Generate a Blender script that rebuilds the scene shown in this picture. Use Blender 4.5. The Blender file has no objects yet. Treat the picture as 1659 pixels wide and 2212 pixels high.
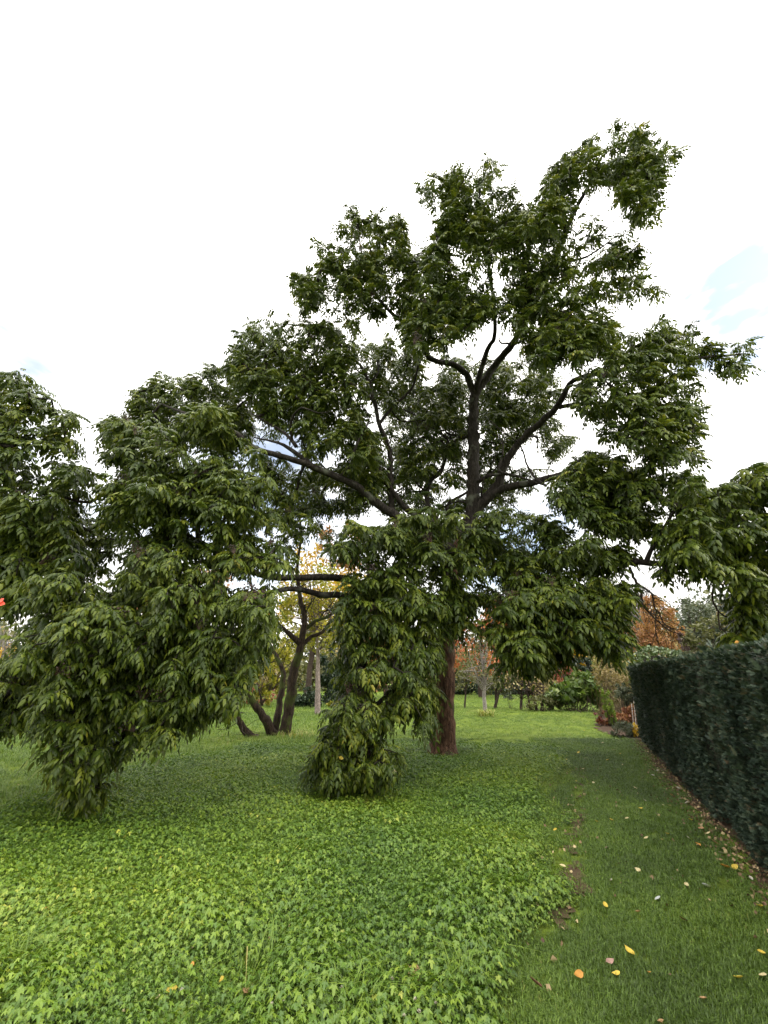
import bpy, math, random
import numpy as np
from mathutils import Vector, Matrix

random.seed(11)
rng = np.random.default_rng(11)
scene = bpy.context.scene
COL = scene.collection

# ------------------------------------------------------------------ camera
W, H = 1659.0, 2212.0            # measuring grid laid over the photograph
FPX = 0.52 * W
PITCH = math.atan(355.0 / FPX)
EYE = 1.6
cam_d = bpy.data.cameras.new('camera')
cam_d.sensor_fit = 'HORIZONTAL'
cam_d.sensor_width = 36.0
cam_d.lens = 36.0 * 0.52
cam_d.clip_start = 0.05
cam_d.clip_end = 2000
cam = bpy.data.objects.new('camera', cam_d)
cam.location = (0, 0, EYE)
cam.rotation_euler = (math.pi / 2 + PITCH, 0, 0)
COL.objects.link(cam)
scene.camera = cam

# ------------------------------------------------------------------ sky, sun, exposure
SUN_EL, SUN_AZ = math.radians(31), math.radians(98)     # azimuth from +Y towards +X
world = bpy.data.worlds.new('World')
scene.world = world
world.use_nodes = True
nt = world.node_tree
nt.nodes.clear()
def wn(t, **kw):
    n = nt.nodes.new(t)
    for k, v in kw.items():
        setattr(n, k, v)
    return n
out = wn('ShaderNodeOutputWorld')
bg = wn('ShaderNodeBackground')
bg.inputs['Strength'].default_value = 0.1
sky = wn('ShaderNodeTexSky', sky_type='NISHITA')
sky.sun_disc = False
sky.sun_elevation = SUN_EL
sky.sun_rotation = SUN_AZ
sky.air_density = 1.0
sky.dust_density = 1.5
tc = wn('ShaderNodeTexCoord')
mp = wn('ShaderNodeMapping')
mp.inputs['Scale'].default_value = (1.0, 1.0, 2.6)
mp.inputs['Location'].default_value = (0.35, 0.1, 0.2)
noi = wn('ShaderNodeTexNoise')
noi.inputs['Scale'].default_value = 2.1
noi.inputs['Detail'].default_value = 6
noi.inputs['Roughness'].default_value = 0.55
nt.links.new(tc.outputs['Generated'], mp.inputs['Vector'])
nt.links.new(mp.outputs['Vector'], noi.inputs['Vector'])
def pix_dir(x, y):
    u = (x - W / 2) / FPX
    v = -(y - H / 2) / FPX
    d = np.array([u, math.cos(PITCH) - math.sin(PITCH) * v, math.sin(PITCH) + math.cos(PITCH) * v])
    return d / np.linalg.norm(d)
# breaks in the overcast: directions and half-widths
holes = [((1600, 690), 0.13, 0.72), ((0, 800), 0.12, 0.36), ((575, 1040), 0.32, 0.56), ((1080, 1200), 0.24, 0.5),
         ((-500, 900), 0.4, 0.3), ((2100, 700), 0.35, 0.3)]
warp = wn('ShaderNodeTexNoise')
warp.inputs['Scale'].default_value = 4.5
warp.inputs['Detail'].default_value = 5
nt.links.new(mp.outputs['Vector'], warp.inputs['Vector'])
wsub = wn('ShaderNodeVectorMath', operation='SUBTRACT'); wsub.inputs[1].default_value = (.5, .5, .5)
nt.links.new(warp.outputs['Color'], wsub.inputs[0])
wscl = wn('ShaderNodeVectorMath', operation='SCALE'); wscl.inputs['Scale'].default_value = .55
nt.links.new(wsub.outputs[0], wscl.inputs[0])
wadd = wn('ShaderNodeVectorMath', operation='ADD')
nt.links.new(tc.outputs['Generated'], wadd.inputs[0]); nt.links.new(wscl.outputs[0], wadd.inputs[1])
acc = None
for (px, py), wd, amp in holes:
    d = pix_dir(px, py)
    dot = wn('ShaderNodeVectorMath', operation='DISTANCE')
    dot.inputs[1].default_value = tuple(d)
    nt.links.new(wadd.outputs[0], dot.inputs[0])
    mr = wn('ShaderNodeMapRange', interpolation_type='SMOOTHSTEP')
    mr.inputs['From Min'].default_value = 0.0
    mr.inputs['From Max'].default_value = wd * 1.5
    mr.inputs['To Min'].default_value = amp
    mr.inputs['To Max'].default_value = 0.0
    nt.links.new(dot.outputs['Value'], mr.inputs['Value'])
    if acc is None:
        acc = mr.outputs[0]
    else:
        ad = wn('ShaderNodeMath', operation='ADD')
        nt.links.new(acc, ad.inputs[0]); nt.links.new(mr.outputs[0], ad.inputs[1])
        acc = ad.outputs[0]
flat = wn('ShaderNodeMath', operation='MULTIPLY_ADD')
flat.inputs[1].default_value = .6; flat.inputs[2].default_value = .2
nt.links.new(noi.outputs['Fac'], flat.inputs[0])
sub = wn('ShaderNodeMath', operation='SUBTRACT')
nt.links.new(flat.outputs[0], sub.inputs[0]); nt.links.new(acc, sub.inputs[1])
cov = wn('ShaderNodeMapRange', interpolation_type='SMOOTHSTEP')
cov.inputs['From Min'].default_value = -0.12
cov.inputs['From Max'].default_value = 0.52
cov.inputs['To Min'].default_value = 0.085
nt.links.new(sub.outputs[0], cov.inputs['Value'])
# pale clouds, thinner ones a little darker
noi2 = wn('ShaderNodeTexNoise')
noi2.inputs['Scale'].default_value = 3.0
noi2.inputs['Detail'].default_value = 5
nt.links.new(mp.outputs['Vector'], noi2.inputs['Vector'])
cr = wn('ShaderNodeValToRGB')
cr.color_ramp.elements[0].position = 0.3
cr.color_ramp.elements[0].color = (10.8, 10.5, 10.0, 1)
cr.color_ramp.elements[1].position = 0.7
cr.color_ramp.elements[1].color = (13.8, 13.4, 12.7, 1)
nt.links.new(noi2.outputs['Fac'], cr.inputs[0])
mix = wn('ShaderNodeMix', data_type='RGBA')
nt.links.new(cov.outputs[0], mix.inputs['Factor'])
nt.links.new(sky.outputs[0], mix.inputs['A'])
sep = wn('ShaderNodeSeparateXYZ')
nt.links.new(tc.outputs['Generated'], sep.inputs[0])
zen = wn('ShaderNodeMapRange')
zen.inputs['From Min'].default_value = 0.0; zen.inputs['From Max'].default_value = 1.0
zen.inputs['To Min'].default_value = 0.5; zen.inputs['To Max'].default_value = 1.45
nt.links.new(sep.outputs['Z'], zen.inputs['Value'])
cz = wn('ShaderNodeVectorMath', operation='SCALE')
nt.links.new(cr.outputs[0], cz.inputs[0]); nt.links.new(zen.outputs[0], cz.inputs['Scale'])
nt.links.new(cz.outputs[0], mix.inputs['B'])
nt.links.new(mix.outputs['Result'], bg.inputs['Color'])
nt.links.new(bg.outputs[0], out.inputs['Surface'])

sun_d = bpy.data.lights.new('sun', 'SUN')
sun_d.energy = 0.85
sun_d.angle = math.radians(32)
sun_d.color = (1.0, 0.95, 0.87)
sun = bpy.data.objects.new('sun', sun_d)
sdir = Vector((math.cos(SUN_EL) * math.sin(SUN_AZ), math.cos(SUN_EL) * math.cos(SUN_AZ), math.sin(SUN_EL)))
sun.rotation_euler = sdir.to_track_quat('Z', 'Y').to_euler()
sun.location = (20, 20, 30)
COL.objects.link(sun)

vs = scene.view_settings
vs.view_transform = 'Standard'
vs.look = 'None'
vs.exposure = 1.42
vs.gamma = 1.0
vs.use_curve_mapping = False
scene.render.engine = 'CYCLES'
cy = scene.cycles
cy.max_bounces = 6
cy.diffuse_bounces = 3
cy.glossy_bounces = 2
cy.transmission_bounces = 3
cy.use_denoising = True
cy.caustics_reflective = False
cy.caustics_refractive = False

# ------------------------------------------------------------------ helpers
def at(x, y, Y):
    d = pix_dir(x, y)
    s = Y / d[1]
    return np.array([d[0] * s, Y, EYE + d[2] * s])
def ground_at(x, y, z=0.0):
    d = pix_dir(x, y)
    s = (z - EYE) / d[2]
    return np.array([d[0] * s, d[1] * s, z])
def proj(P):
    P = np.atleast_2d(P)
    q = P - np.array([0, 0, EYE])
    c, s = math.cos(PITCH), math.sin(PITCH)
    dep = q[:, 1] * c + q[:, 2] * s
    up = -q[:, 1] * s + q[:, 2] * c
    dep = np.where(np.abs(dep) < 1e-3, 1e-3, dep)
    return np.stack([W / 2 + FPX * q[:, 0] / dep, H / 2 - FPX * up / dep, dep], 1)
def inside(poly, x, y):
    poly = np.asarray(poly, float)
    x = np.asarray(x); y = np.asarray(y)
    r = np.zeros(x.shape, bool)
    j = len(poly) - 1
    for i in range(len(poly)):
        xi, yi = poly[i]; xj, yj = poly[j]
        c = ((yi > y) != (yj > y)) & (x < (xj - xi) * (y - yi) / (yj - yi + 1e-12) + xi)
        r ^= c
        j = i
    return r
def area(poly):
    p = np.asarray(poly, float)
    return 0.5 * abs(np.dot(p[:, 0], np.roll(p[:, 1], 1)) - np.dot(p[:, 1], np.roll(p[:, 0], 1)))

_lat = rng.random((64, 64))
def vnoise(x, y):
    x = np.asarray(x, float); y = np.asarray(y, float)
    xi = np.floor(x).astype(int); yi = np.floor(y).astype(int)
    fx = x - xi; fy = y - yi
    fx = fx * fx * (3 - 2 * fx); fy = fy * fy * (3 - 2 * fy)
    g = lambda a, b: _lat[a % 64, b % 64]
    return (g(xi, yi) * (1 - fx) + g(xi + 1, yi) * fx) * (1 - fy) + (g(xi, yi + 1) * (1 - fx) + g(xi + 1, yi + 1) * fx) * fy

def mesh_np(name, V, F, mat=None, tint=None, smooth=True):
    V = np.ascontiguousarray(V, dtype=np.float32); F = np.ascontiguousarray(F, dtype=np.int32)
    me = bpy.data.meshes.new(name)
    k = F.shape[1]
    me.vertices.add(len(V)); me.vertices.foreach_set('co', V.ravel())
    me.loops.add(F.size); me.loops.foreach_set('vertex_index', F.ravel())
    me.polygons.add(len(F))
    me.polygons.foreach_set('loop_start', np.arange(0, F.size, k, dtype=np.int32))
    try:
        me.polygons.foreach_set('loop_total', np.full(len(F), k, dtype=np.int32))
    except Exception:
        pass
    me.polygons.foreach_set('use_smooth', np.full(len(F), smooth, dtype=bool))
    if tint is not None:
        a = me.attributes.new('tint', 'FLOAT', 'FACE')
        a.data.foreach_set('value', np.ascontiguousarray(tint, dtype=np.float32))
    me.update(calc_edges=True)
    me.validate()
    if mat:
        me.materials.append(mat)
    return me
def link(name, me, parent=None, loc=(0, 0, 0), rot=(0, 0, 0), scale=1.0):
    o = bpy.data.objects.new(name, me)
    o.location = loc; o.rotation_euler = rot
    o.scale = (scale,) * 3 if isinstance(scale, (int, float)) else scale
    COL.objects.link(o)
    if parent:
        o.parent = parent
    return o
def tag(o, label, cat, group=None):
    o['label'] = label; o['category'] = cat
    if group:
        o['group'] = group
    return o
def thing(name, label, cat, loc=(0, 0, 0), group=None):
    o = bpy.data.objects.new(name, None)
    o.location = loc
    o.empty_display_size = 0.2
    COL.objects.link(o)
    return tag(o, label, cat, group)
class Bag:
    """collects vertex and face arrays of one kind of face"""
    def __init__(s): s.V = []; s.F = []; s.T = []; s.n = 0
    def add(s, V, F, t=None):
        V = np.asarray(V, float); F = np.asarray(F, int)
        s.V.append(V); s.F.append(F + s.n); s.n += len(V)
        if t is not None: s.T.append(np.full(len(F), t) if np.isscalar(t) else t)
    def mesh(s, name, mat, off=None, smooth=True):
        V = np.concatenate(s.V)
        if off is not None: V = V - np.asarray(off)
        return mesh_np(name, V, np.concatenate(s.F), mat, np.concatenate(s.T) if s.T else None, smooth)
def unit(v):
    v = np.asarray(v, float)
    return v / (np.linalg.norm(v, axis=-1, keepdims=True) + 1e-9)
def smooth_line(P, R, step, wob=0.0):
    """Catmull-Rom through the points, resampled, with a little wander"""
    P = np.asarray(P, float); R = np.asarray(R, float)
    Q = np.vstack([2 * P[0] - P[1], P, 2 * P[-1] - P[-2]])
    o, r = [], []
    for i in range(1, len(Q) - 2):
        n = max(2, int(np.linalg.norm(Q[i + 1] - Q[i]) / step))
        for t in np.linspace(0, 1, n, endpoint=False):
            a, b, c, d = Q[i - 1], Q[i], Q[i + 1], Q[i + 2]
            o.append(0.5 * (2 * b + (c - a) * t + (2 * a - 5 * b + 4 * c - d) * t * t + (3 * b - a - 3 * c + d) * t ** 3))
            r.append(R[i - 1] * (1 - t) + R[i] * t)
    o.append(P[-1]); r.append(R[-1])
    o = np.array(o); r = np.array(r)
    if wob:
        w = rng.normal(0, 1, o.shape) * wob * r[:, None]
        w[0] = 0
        o = o + w
    return o, r
def tube(P, R, sides=6, lump=0.0):
    P = np.asarray(P, float); R = np.asarray(R, float)
    n = len(P)
    T = np.gradient(P, axis=0) if n > 2 else np.repeat((P[1] - P[0])[None], n, 0)
    T = unit(T)
    ref = np.array([0.31, 0.17, 0.93]) if abs(T[0, 2]) < 0.8 else np.array([0.9, 0.3, 0.1])
    A = unit(np.cross(T, ref)); B = np.cross(T, A)
    th = np.linspace(0, 2 * math.pi, sides, endpoint=False)
    rr = R[:, None] * np.ones(sides)[None]
    if lump:
        rr = rr * (1 + lump * rng.normal(0, 1, rr.shape))
    V = P[:, None] + rr[..., None] * (np.cos(th)[None, :, None] * A[:, None] + np.sin(th)[None, :, None] * B[:, None])
    V = V.reshape(-1, 3)
    i = np.arange(n - 1)[:, None] * sides; j = np.arange(sides)[None]; j2 = (j + 1) % sides
    F = np.stack([i + j, i + j2, i + sides + j2, i + sides + j], -1).reshape(-1, 4)
    V = np.vstack([V, P[-1] + T[-1] * R[-1]])
    k = (n - 1) * sides
    cap = np.array([[k + a, k + (a + 1) % sides, len(V) - 1, len(V) - 1] for a in range(0)], int).reshape(-1, 4)
    tips = np.array([[k + a, k + (a + 1) % sides, k + (a + 2) % sides, len(V) - 1] for a in range(0, sides - 1, 2)], int)
    return V, np.vstack([F, tips]) if len(tips) else F

# ------------------------------------------------------------------ materials
MATS = {}
def ramp_mat(name, stops, rough=0.5, under=None, tcol=(1.25, 1.35, 0.6), transl=0.0, obj_rand=0.0, inst=False, noise=0.0, nscale=3.0, spec=0.4, hue=None):
    """leaf-like material: colour from the 'tint' attribute through a ramp, with translucency"""
    m = bpy.data.materials.new(name); m.use_nodes = True
    t = m.node_tree; b = t.nodes['Principled BSDF']; o = t.nodes['Material Output']
    at_ = t.nodes.new('ShaderNodeAttribute'); at_.attribute_name = 'tint'
    fac = at_.outputs['Fac']
    def madd(x, y, scale=1.0, bias=0.0):
        ma = t.nodes.new('ShaderNodeMath'); ma.operation = 'MULTIPLY_ADD'
        t.links.new(y, ma.inputs[0]); ma.inputs[1].default_value = scale
        t.links.new(x, ma.inputs[2]); r = ma.outputs[0]
        if bias:
            mb = t.nodes.new('ShaderNodeMath'); mb.operation = 'ADD'
            t.links.new(r, mb.inputs[0]); mb.inputs[1].default_value = bias
            r = mb.outputs[0]
        return r
    if inst:
        ai = t.nodes.new('ShaderNodeAttribute'); ai.attribute_type = 'INSTANCER'; ai.attribute_name = 'itint'
        fac = madd(fac, ai.outputs['Fac'], 1.0, -0.5)
    if obj_rand:
        oi = t.nodes.new('ShaderNodeObjectInfo')
        fac = madd(fac, oi.outputs['Random'], obj_rand, -obj_rand / 2)
    if noise:
        ge = t.nodes.new('ShaderNodeNewGeometry')
        no = t.nodes.new('ShaderNodeTexNoise'); no.inputs['Scale'].default_value = nscale; no.inputs['Detail'].default_value = 3
        t.links.new(ge.outputs['Position'], no.inputs['Vector'])
        fac = madd(fac, no.outputs['Fac'], noise, -noise / 2)
    rp = t.nodes.new('ShaderNodeValToRGB')
    e = rp.color_ramp.elements
    while len(e) < len(stops): e.new(0.5)
    for k, (p, c) in enumerate(stops):
        e[k].position = p; e[k].color = (*c, 1)
    t.links.new(fac, rp.inputs[0])
    col = rp.outputs[0]
    if under:
        g0 = t.nodes.new('ShaderNodeNewGeometry'); um = t.nodes.new('ShaderNodeMix'); um.data_type = 'RGBA'
        uf = t.nodes.new('ShaderNodeMath'); uf.operation = 'MULTIPLY'; uf.inputs[1].default_value = .65
        t.links.new(g0.outputs['Backfacing'], uf.inputs[0]); t.links.new(uf.outputs[0], um.inputs['Factor'])
        t.links.new(col, um.inputs['A']); um.inputs['B'].default_value = (*under, 1); col = um.outputs['Result']
    t.links.new(col, b.inputs['Base Color'])
    b.inputs['Roughness'].default_value = rough
    b.inputs['Specular IOR Level'].default_value = spec
    if transl:
        tr = t.nodes.new('ShaderNodeBsdfTranslucent')
        g = t.nodes.new('ShaderNodeMix'); g.data_type = 'RGBA'; g.blend_type = 'MULTIPLY'
        g.inputs['Factor'].default_value = 1.0
        t.links.new(rp.outputs[0], g.inputs['A']); g.inputs['B'].default_value = (*tcol, 1)
        t.links.new(g.outputs['Result'], tr.inputs['Color'])
        mx = t.nodes.new('ShaderNodeMixShader'); mx.inputs[0].default_value = transl
        t.links.new(b.outputs[0], mx.inputs[1]); t.links.new(tr.outputs[0], mx.inputs[2])
        t.links.new(mx.outputs[0], o.inputs['Surface'])
    MATS[name] = m
    return m
def bark_mat(name, c0, c1, c2, scale=6.0, stretch=0.22, bump=0.6, moss=None, moss_amt=0.5):
    m = bpy.data.materials.new(name); m.use_nodes = True
    t = m.node_tree; b = t.nodes['Principled BSDF']
    tc = t.nodes.new('ShaderNodeTexCoord'); mp = t.nodes.new('ShaderNodeMapping')
    mp.inputs['Scale'].default_value = (1, 1, stretch)
    t.links.new(tc.outputs['Object'], mp.inputs[0])
    n1 = t.nodes.new('ShaderNodeTexNoise'); n1.inputs['Scale'].default_value = scale * 3; n1.inputs['Detail'].default_value = 8; n1.inputs['Roughness'].default_value = .65
    v = t.nodes.new('ShaderNodeTexVoronoi'); v.feature = 'DISTANCE_TO_EDGE'; v.inputs['Scale'].default_value = scale * 3.2
    wv = t.nodes.new('ShaderNodeMix'); wv.data_type = 'RGBA'; wv.inputs['Factor'].default_value = .12
    t.links.new(mp.outputs[0], wv.inputs['A']); t.links.new(n1.outputs['Color'], wv.inputs['B'])
    t.links.new(mp.outputs[0], n1.inputs[0]); t.links.new(wv.outputs['Result'], v.inputs[0])
    rp = t.nodes.new('ShaderNodeValToRGB')
    e = rp.color_ramp.elements; e.new(.5)
    for k, (p, c) in enumerate([(0.25, c0), (0.5, c1), (0.75, c2)]):
        e[k].position = p; e[k].color = (*c, 1)
    t.links.new(n1.outputs['Fac'], rp.inputs[0])
    col = rp.outputs[0]
    # dark furrows of the bark
    fr = t.nodes.new('ShaderNodeMapRange'); fr.inputs['From Max'].default_value = 0.12; fr.inputs['To Min'].default_value = 0.45
    t.links.new(v.outputs['Distance'], fr.inputs['Value'])
    mu = t.nodes.new('ShaderNodeMix'); mu.data_type = 'RGBA'; mu.blend_type = 'MULTIPLY'; mu.inputs['Factor'].default_value = 1
    t.links.new(col, mu.inputs['A']); t.links.new(fr.outputs[0], mu.inputs['B']); col = mu.outputs['Result']
    if moss:
        n2 = t.nodes.new('ShaderNodeTexNoise'); n2.inputs['Scale'].default_value = 2.6; n2.inputs['Detail'].default_value = 6
        t.links.new(tc.outputs['Object'], n2.inputs[0])
        mr = t.nodes.new('ShaderNodeMapRange'); mr.interpolation_type = 'SMOOTHSTEP'
        mr.inputs['From Min'].default_value = 0.62 - 0.25 * moss_amt; mr.inputs['From Max'].default_value = 0.75 - 0.2 * moss_amt
        t.links.new(n2.outputs['Fac'], mr.inputs['Value'])
        mm = t.nodes.new('ShaderNodeMix'); mm.data_type = 'RGBA'
        t.links.new(mr.outputs[0], mm.inputs['Factor']); t.links.new(col, mm.inputs['A']); mm.inputs['B'].default_value = (*moss, 1)
        col = mm.outputs['Result']
    t.links.new(col, b.inputs['Base Color'])
    b.inputs['Roughness'].default_value = .9; b.inputs['Specular IOR Level'].default_value = .15
    ad = t.nodes.new('ShaderNodeMath'); ad.operation = 'ADD'
    t.links.new(fr.outputs[0], ad.inputs[0]); t.links.new(n1.outputs['Fac'], ad.inputs[1])
    bp = t.nodes.new('ShaderNodeBump'); bp.inputs['Strength'].default_value = bump; bp.inputs['Distance'].default_value = .03
    t.links.new(ad.outputs[0], bp.inputs['Height']); t.links.new(bp.outputs[0], b.inputs['Normal'])
    return m

LEAF_STOPS = [(0.0, (0.014, 0.028, 0.005)), (0.38, (0.038, 0.063, 0.008)), (0.68, (0.092, 0.125, 0.013)), (0.95, (0.17, 0.19, 0.018)), (1.0, (0.26, 0.24, 0.03))]
LKW = dict(rough=0.36, transl=0.28, noise=0.25, nscale=0.8, spec=0.23, under=(0.072, 0.092, 0.040), tcol=(1.25, 1.2, .8))
LEAF = ramp_mat('tree_leaf', LEAF_STOPS, **LKW)
LEAF_I = ramp_mat('tree_leaf_mass', LEAF_STOPS, inst=True, **LKW)
BARK = bark_mat('tree_bark', (0.036, 0.021, 0.014), (0.105, 0.058, 0.036), (0.21, 0.125, 0.08), scale=5, bump=.9, moss=(0.08, 0.09, 0.055), moss_amt=.2)
LIMB = bark_mat('limb_bark', (0.012, 0.010, 0.009), (0.030, 0.025, 0.021), (0.075, 0.066, 0.055), scale=7, moss=(0.10, 0.105, 0.08), moss_amt=.25)
DARKBARK = bark_mat('mossy_bark', (0.014, 0.011, 0.009), (0.045, 0.032, 0.024), (0.10, 0.07, 0.05), scale=6, moss=(0.06, 0.075, 0.02), moss_amt=.55)
PALEBARK = bark_mat('pale_bark', (0.14, 0.11, 0.10), (0.26, 0.21, 0.19), (0.38, 0.32, 0.29), scale=5, stretch=.5, bump=.3)
BIRCH = bark_mat('birch_bark', (0.10, 0.08, 0.07), (0.30, 0.27, 0.25), (0.5, 0.46, 0.43), scale=5, stretch=2.5, bump=.3)
TWIG = bark_mat('twig_bark', (0.03, 0.022, 0.018), (0.06, 0.045, 0.036), (0.11, 0.085, 0.07), scale=9)
GREYTWIG = bark_mat('grey_twig', (0.13, 0.11, 0.11), (0.20, 0.18, 0.18), (0.30, 0.27, 0.27), scale=9)
TANTWIG = bark_mat('dry_stem', (0.16, 0.12, 0.07), (0.28, 0.22, 0.13), (0.40, 0.33, 0.2), scale=9)
FRUIT = ramp_mat('fruit', [(0, (0.010, 0.007, 0.007)), (1, (0.06, 0.028, 0.018))], rough=.5, obj_rand=.6)
COVER = ramp_mat('cover_leaf', [(0.0, (0.030, 0.075, 0.015)), (0.45, (0.102, 0.185, 0.020)), (0.8, (0.195, 0.28, 0.026)), (1.0, (0.36, 0.38, 0.06))],
                 rough=.45, transl=.22, inst=True, spec=.45)
STALK = ramp_mat('cover_stalk', [(0, (0.05, 0.07, 0.02)), (1, (0.12, 0.10, 0.04))], rough=.6)
GRASS = ramp_mat('grass_blade', [(0.0, (0.045, 0.078, 0.014)), (0.5, (0.11, 0.185, 0.024)), (0.85, (0.20, 0.29, 0.035)), (1.0, (0.36, 0.32, 0.11))],
                 rough=.5, transl=.2, inst=True, spec=.4)
YEW = ramp_mat('yew_needle', [(0.0, (0.011, 0.021, 0.015)), (0.5, (0.032, 0.054, 0.036)), (0.85, (0.072, 0.102, 0.060)), (1.0, (0.10, 0.08, 0.045))],
               rough=.58, transl=.06, inst=True, spec=.3)

def plain(name, c, rough=.7, spec=.3):
    m = bpy.data.materials.new(name); m.use_nodes = True
    t = m.node_tree; b = t.nodes['Principled BSDF']
    n = t.nodes.new('ShaderNodeTexNoise'); n.inputs['Scale'].default_value = 18; n.inputs['Detail'].default_value = 5
    tc = t.nodes.new('ShaderNodeTexCoord'); t.links.new(tc.outputs['Object'], n.inputs[0])
    rp = t.nodes.new('ShaderNodeValToRGB')
    rp.color_ramp.elements[0].position = .3; rp.color_ramp.elements[0].color = (*[k * .6 for k in c], 1)
    rp.color_ramp.elements[1].position = .7; rp.color_ramp.elements[1].color = (*c, 1)
    t.links.new(n.outputs['Fac'], rp.inputs[0]); t.links.new(rp.outputs[0], b.inputs['Base Color'])
    b.inputs['Roughness'].default_value = rough; b.inputs['Specular IOR Level'].default_value = spec
    return m

# ------------------------------------------------------------------ scatter by geometry nodes
def proto_collection(name, meshes):
    c = bpy.data.collections.new(name)
    for i, me in enumerate(meshes):
        o = bpy.data.objects.new('%s_%02d' % (name, i), me)
        c.objects.link(o)
    return c
def scatter(name, P, rot, scl, idx, tint, coll, kind='stuff', parent=None):
    me = bpy.data.meshes.new(name)
    me.vertices.add(len(P)); me.vertices.foreach_set('co', np.ascontiguousarray(P, np.float32).ravel())
    for an, ty, key, val in (('rot', 'FLOAT_VECTOR', 'vector', rot), ('scl', 'FLOAT', 'value', scl), ('idx', 'INT', 'value', idx), ('itint', 'FLOAT', 'value', tint)):
        a = me.attributes.new(an, ty, 'POINT')
        a.data.foreach_set(key, np.ascontiguousarray(val, np.int32 if ty == 'INT' else np.float32).ravel())
    o = link(name, me, parent)
    g = bpy.data.node_groups.new(name + '_scatter', 'GeometryNodeTree')
    g.interface.new_socket('Geometry', in_out='INPUT', socket_type='NodeSocketGeometry')
    g.interface.new_socket('Geometry', in_out='OUTPUT', socket_type='NodeSocketGeometry')
    gi = g.nodes.new('NodeGroupInput'); go = g.nodes.new('NodeGroupOutput')
    ci = g.nodes.new('GeometryNodeCollectionInfo')
    ci.inputs['Collection'].default_value = coll
    ci.inputs['Separate Children'].default_value = True
    ci.inputs['Reset Children'].default_value = True
    ip = g.nodes.new('GeometryNodeInstanceOnPoints')
    ip.inputs['Pick Instance'].default_value = True
    def na(n, ty):
        a = g.nodes.new('GeometryNodeInputNamedAttribute'); a.data_type = ty; a.inputs['Name'].default_value = n
        return a.outputs['Attribute']
    e2r = g.nodes.new('FunctionNodeEulerToRotation')
    g.links.new(na('rot', 'FLOAT_VECTOR'), e2r.inputs[0])
    g.links.new(gi.outputs[0], ip.inputs['Points'])
    g.links.new(ci.outputs[0], ip.inputs['Instance'])
    g.links.new(na('idx', 'INT'), ip.inputs['Instance Index'])
    g.links.new(e2r.outputs[0], ip.inputs['Rotation'])
    g.links.new(na('scl', 'FLOAT'), ip.inputs['Scale'])
    g.links.new(ip.outputs[0], go.inputs[0])
    md = o.modifiers.new('scatter', 'NODES'); md.node_group = g
    if kind: o['kind'] = kind
    return o

# ------------------------------------------------------------------ ground plan
def gpoly(pts): return np.array([ground_at(x, y)[:2] for x, y in pts])
HX = lambda Y: 3.34 + (np.asarray(Y) - 4.42) * 0.455          # foot of the hedge face
cover_poly = np.vstack([gpoly([(1180, 2205), (1185, 2100), (1195, 2000), (1210, 1900), (1200, 1800), (1225, 1720), (1243, 1650),
                               (1215, 1612), (1100, 1592), (1000, 1600), (900, 1618), (650, 1612), (500, 1632), (350, 1655),
                               (230, 1690), (100, 1745), (0, 1790), (-200, 1850)]), [[-4.5, 1.2], [0.4, 1.2]]])
# ground sheet
def make_ground():
    xs = np.concatenate([-np.geomspace(260, 14, 14), np.arange(-13, 13.01, .5), np.geomspace(14, 260, 14)])
    ys = np.concatenate([-np.geomspace(60, 3, 8), np.arange(-2, 30.01, .5), np.geomspace(31, 420, 16)])
    X, Y = np.meshgrid(xs, ys)
    Z = (vnoise(X * .45, Y * .45) - .5) * .05 * np.exp(-np.hypot(X, Y) / 60)
    V = np.stack([X, Y, Z], -1).reshape(-1, 3)
    n, m = len(xs), len(ys)
    i = np.arange(m - 1)[:, None] * n; j = np.arange(n - 1)[None]
    F = np.stack([i + j, i + j + 1, i + n + j + 1, i + n + j], -1).reshape(-1, 4)
    m_ = bpy.data.materials.new('ground'); m_.use_nodes = True
    t = m_.node_tree; b = t.nodes['Principled BSDF']
    tc = t.nodes.new('ShaderNodeTexCoord')
    n1 = t.nodes.new('ShaderNodeTexNoise'); n1.inputs['Scale'].default_value = .9; n1.inputs['Detail'].default_value = 7
    n2 = t.nodes.new('ShaderNodeTexNoise'); n2.inputs['Scale'].default_value = 28; n2.inputs['Detail'].default_value = 6; n2.inputs['Roughness'].default_value = .7
    t.links.new(tc.outputs['Object'], n1.inputs[0]); t.links.new(tc.outputs['Object'], n2.inputs[0])
    r1 = t.nodes.new('ShaderNodeValToRGB'); e = r1.color_ramp.elements
    e[0].position = .3; e[0].color = (0.085, 0.135, 0.02, 1); e[1].position = .7; e[1].color = (0.16, 0.235, 0.03, 1)
    r2 = t.nodes.new('ShaderNodeValToRGB'); e = r2.color_ramp.elements
    e[0].position = .3; e[0].color = (0.45, 0.40, 0.35, 1); e[1].position = .65; e[1].color = (1.05, 1.0, 1.0, 1)
    t.links.new(n1.outputs['Fac'], r1.inputs[0]); t.links.new(n2.outputs['Fac'], r2.inputs[0])
    mu = t.nodes.new('ShaderNodeMix'); mu.data_type = 'RGBA'; mu.blend_type = 'MULTIPLY'; mu.inputs['Factor'].default_value = 1
    t.links.new(r1.outputs[0], mu.inputs['A']); t.links.new(r2.outputs[0], mu.inputs['B'])
    t.links.new(mu.outputs['Result'], b.inputs['Base Color'])
    b.inputs['Roughness'].default_value = .95; b.inputs['Specular IOR Level'].default_value = .1
    bp = t.nodes.new('ShaderNodeBump'); bp.inputs['Strength'].default_value = .8; bp.inputs['Distance'].default_value = .03
    t.links.new(n2.outputs['Fac'], bp.inputs['Height']); t.links.new(bp.outputs[0], b.inputs['Normal'])
    o = link('ground', mesh_np('ground', V, F, m_)); o['kind'] = 'structure'
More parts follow.
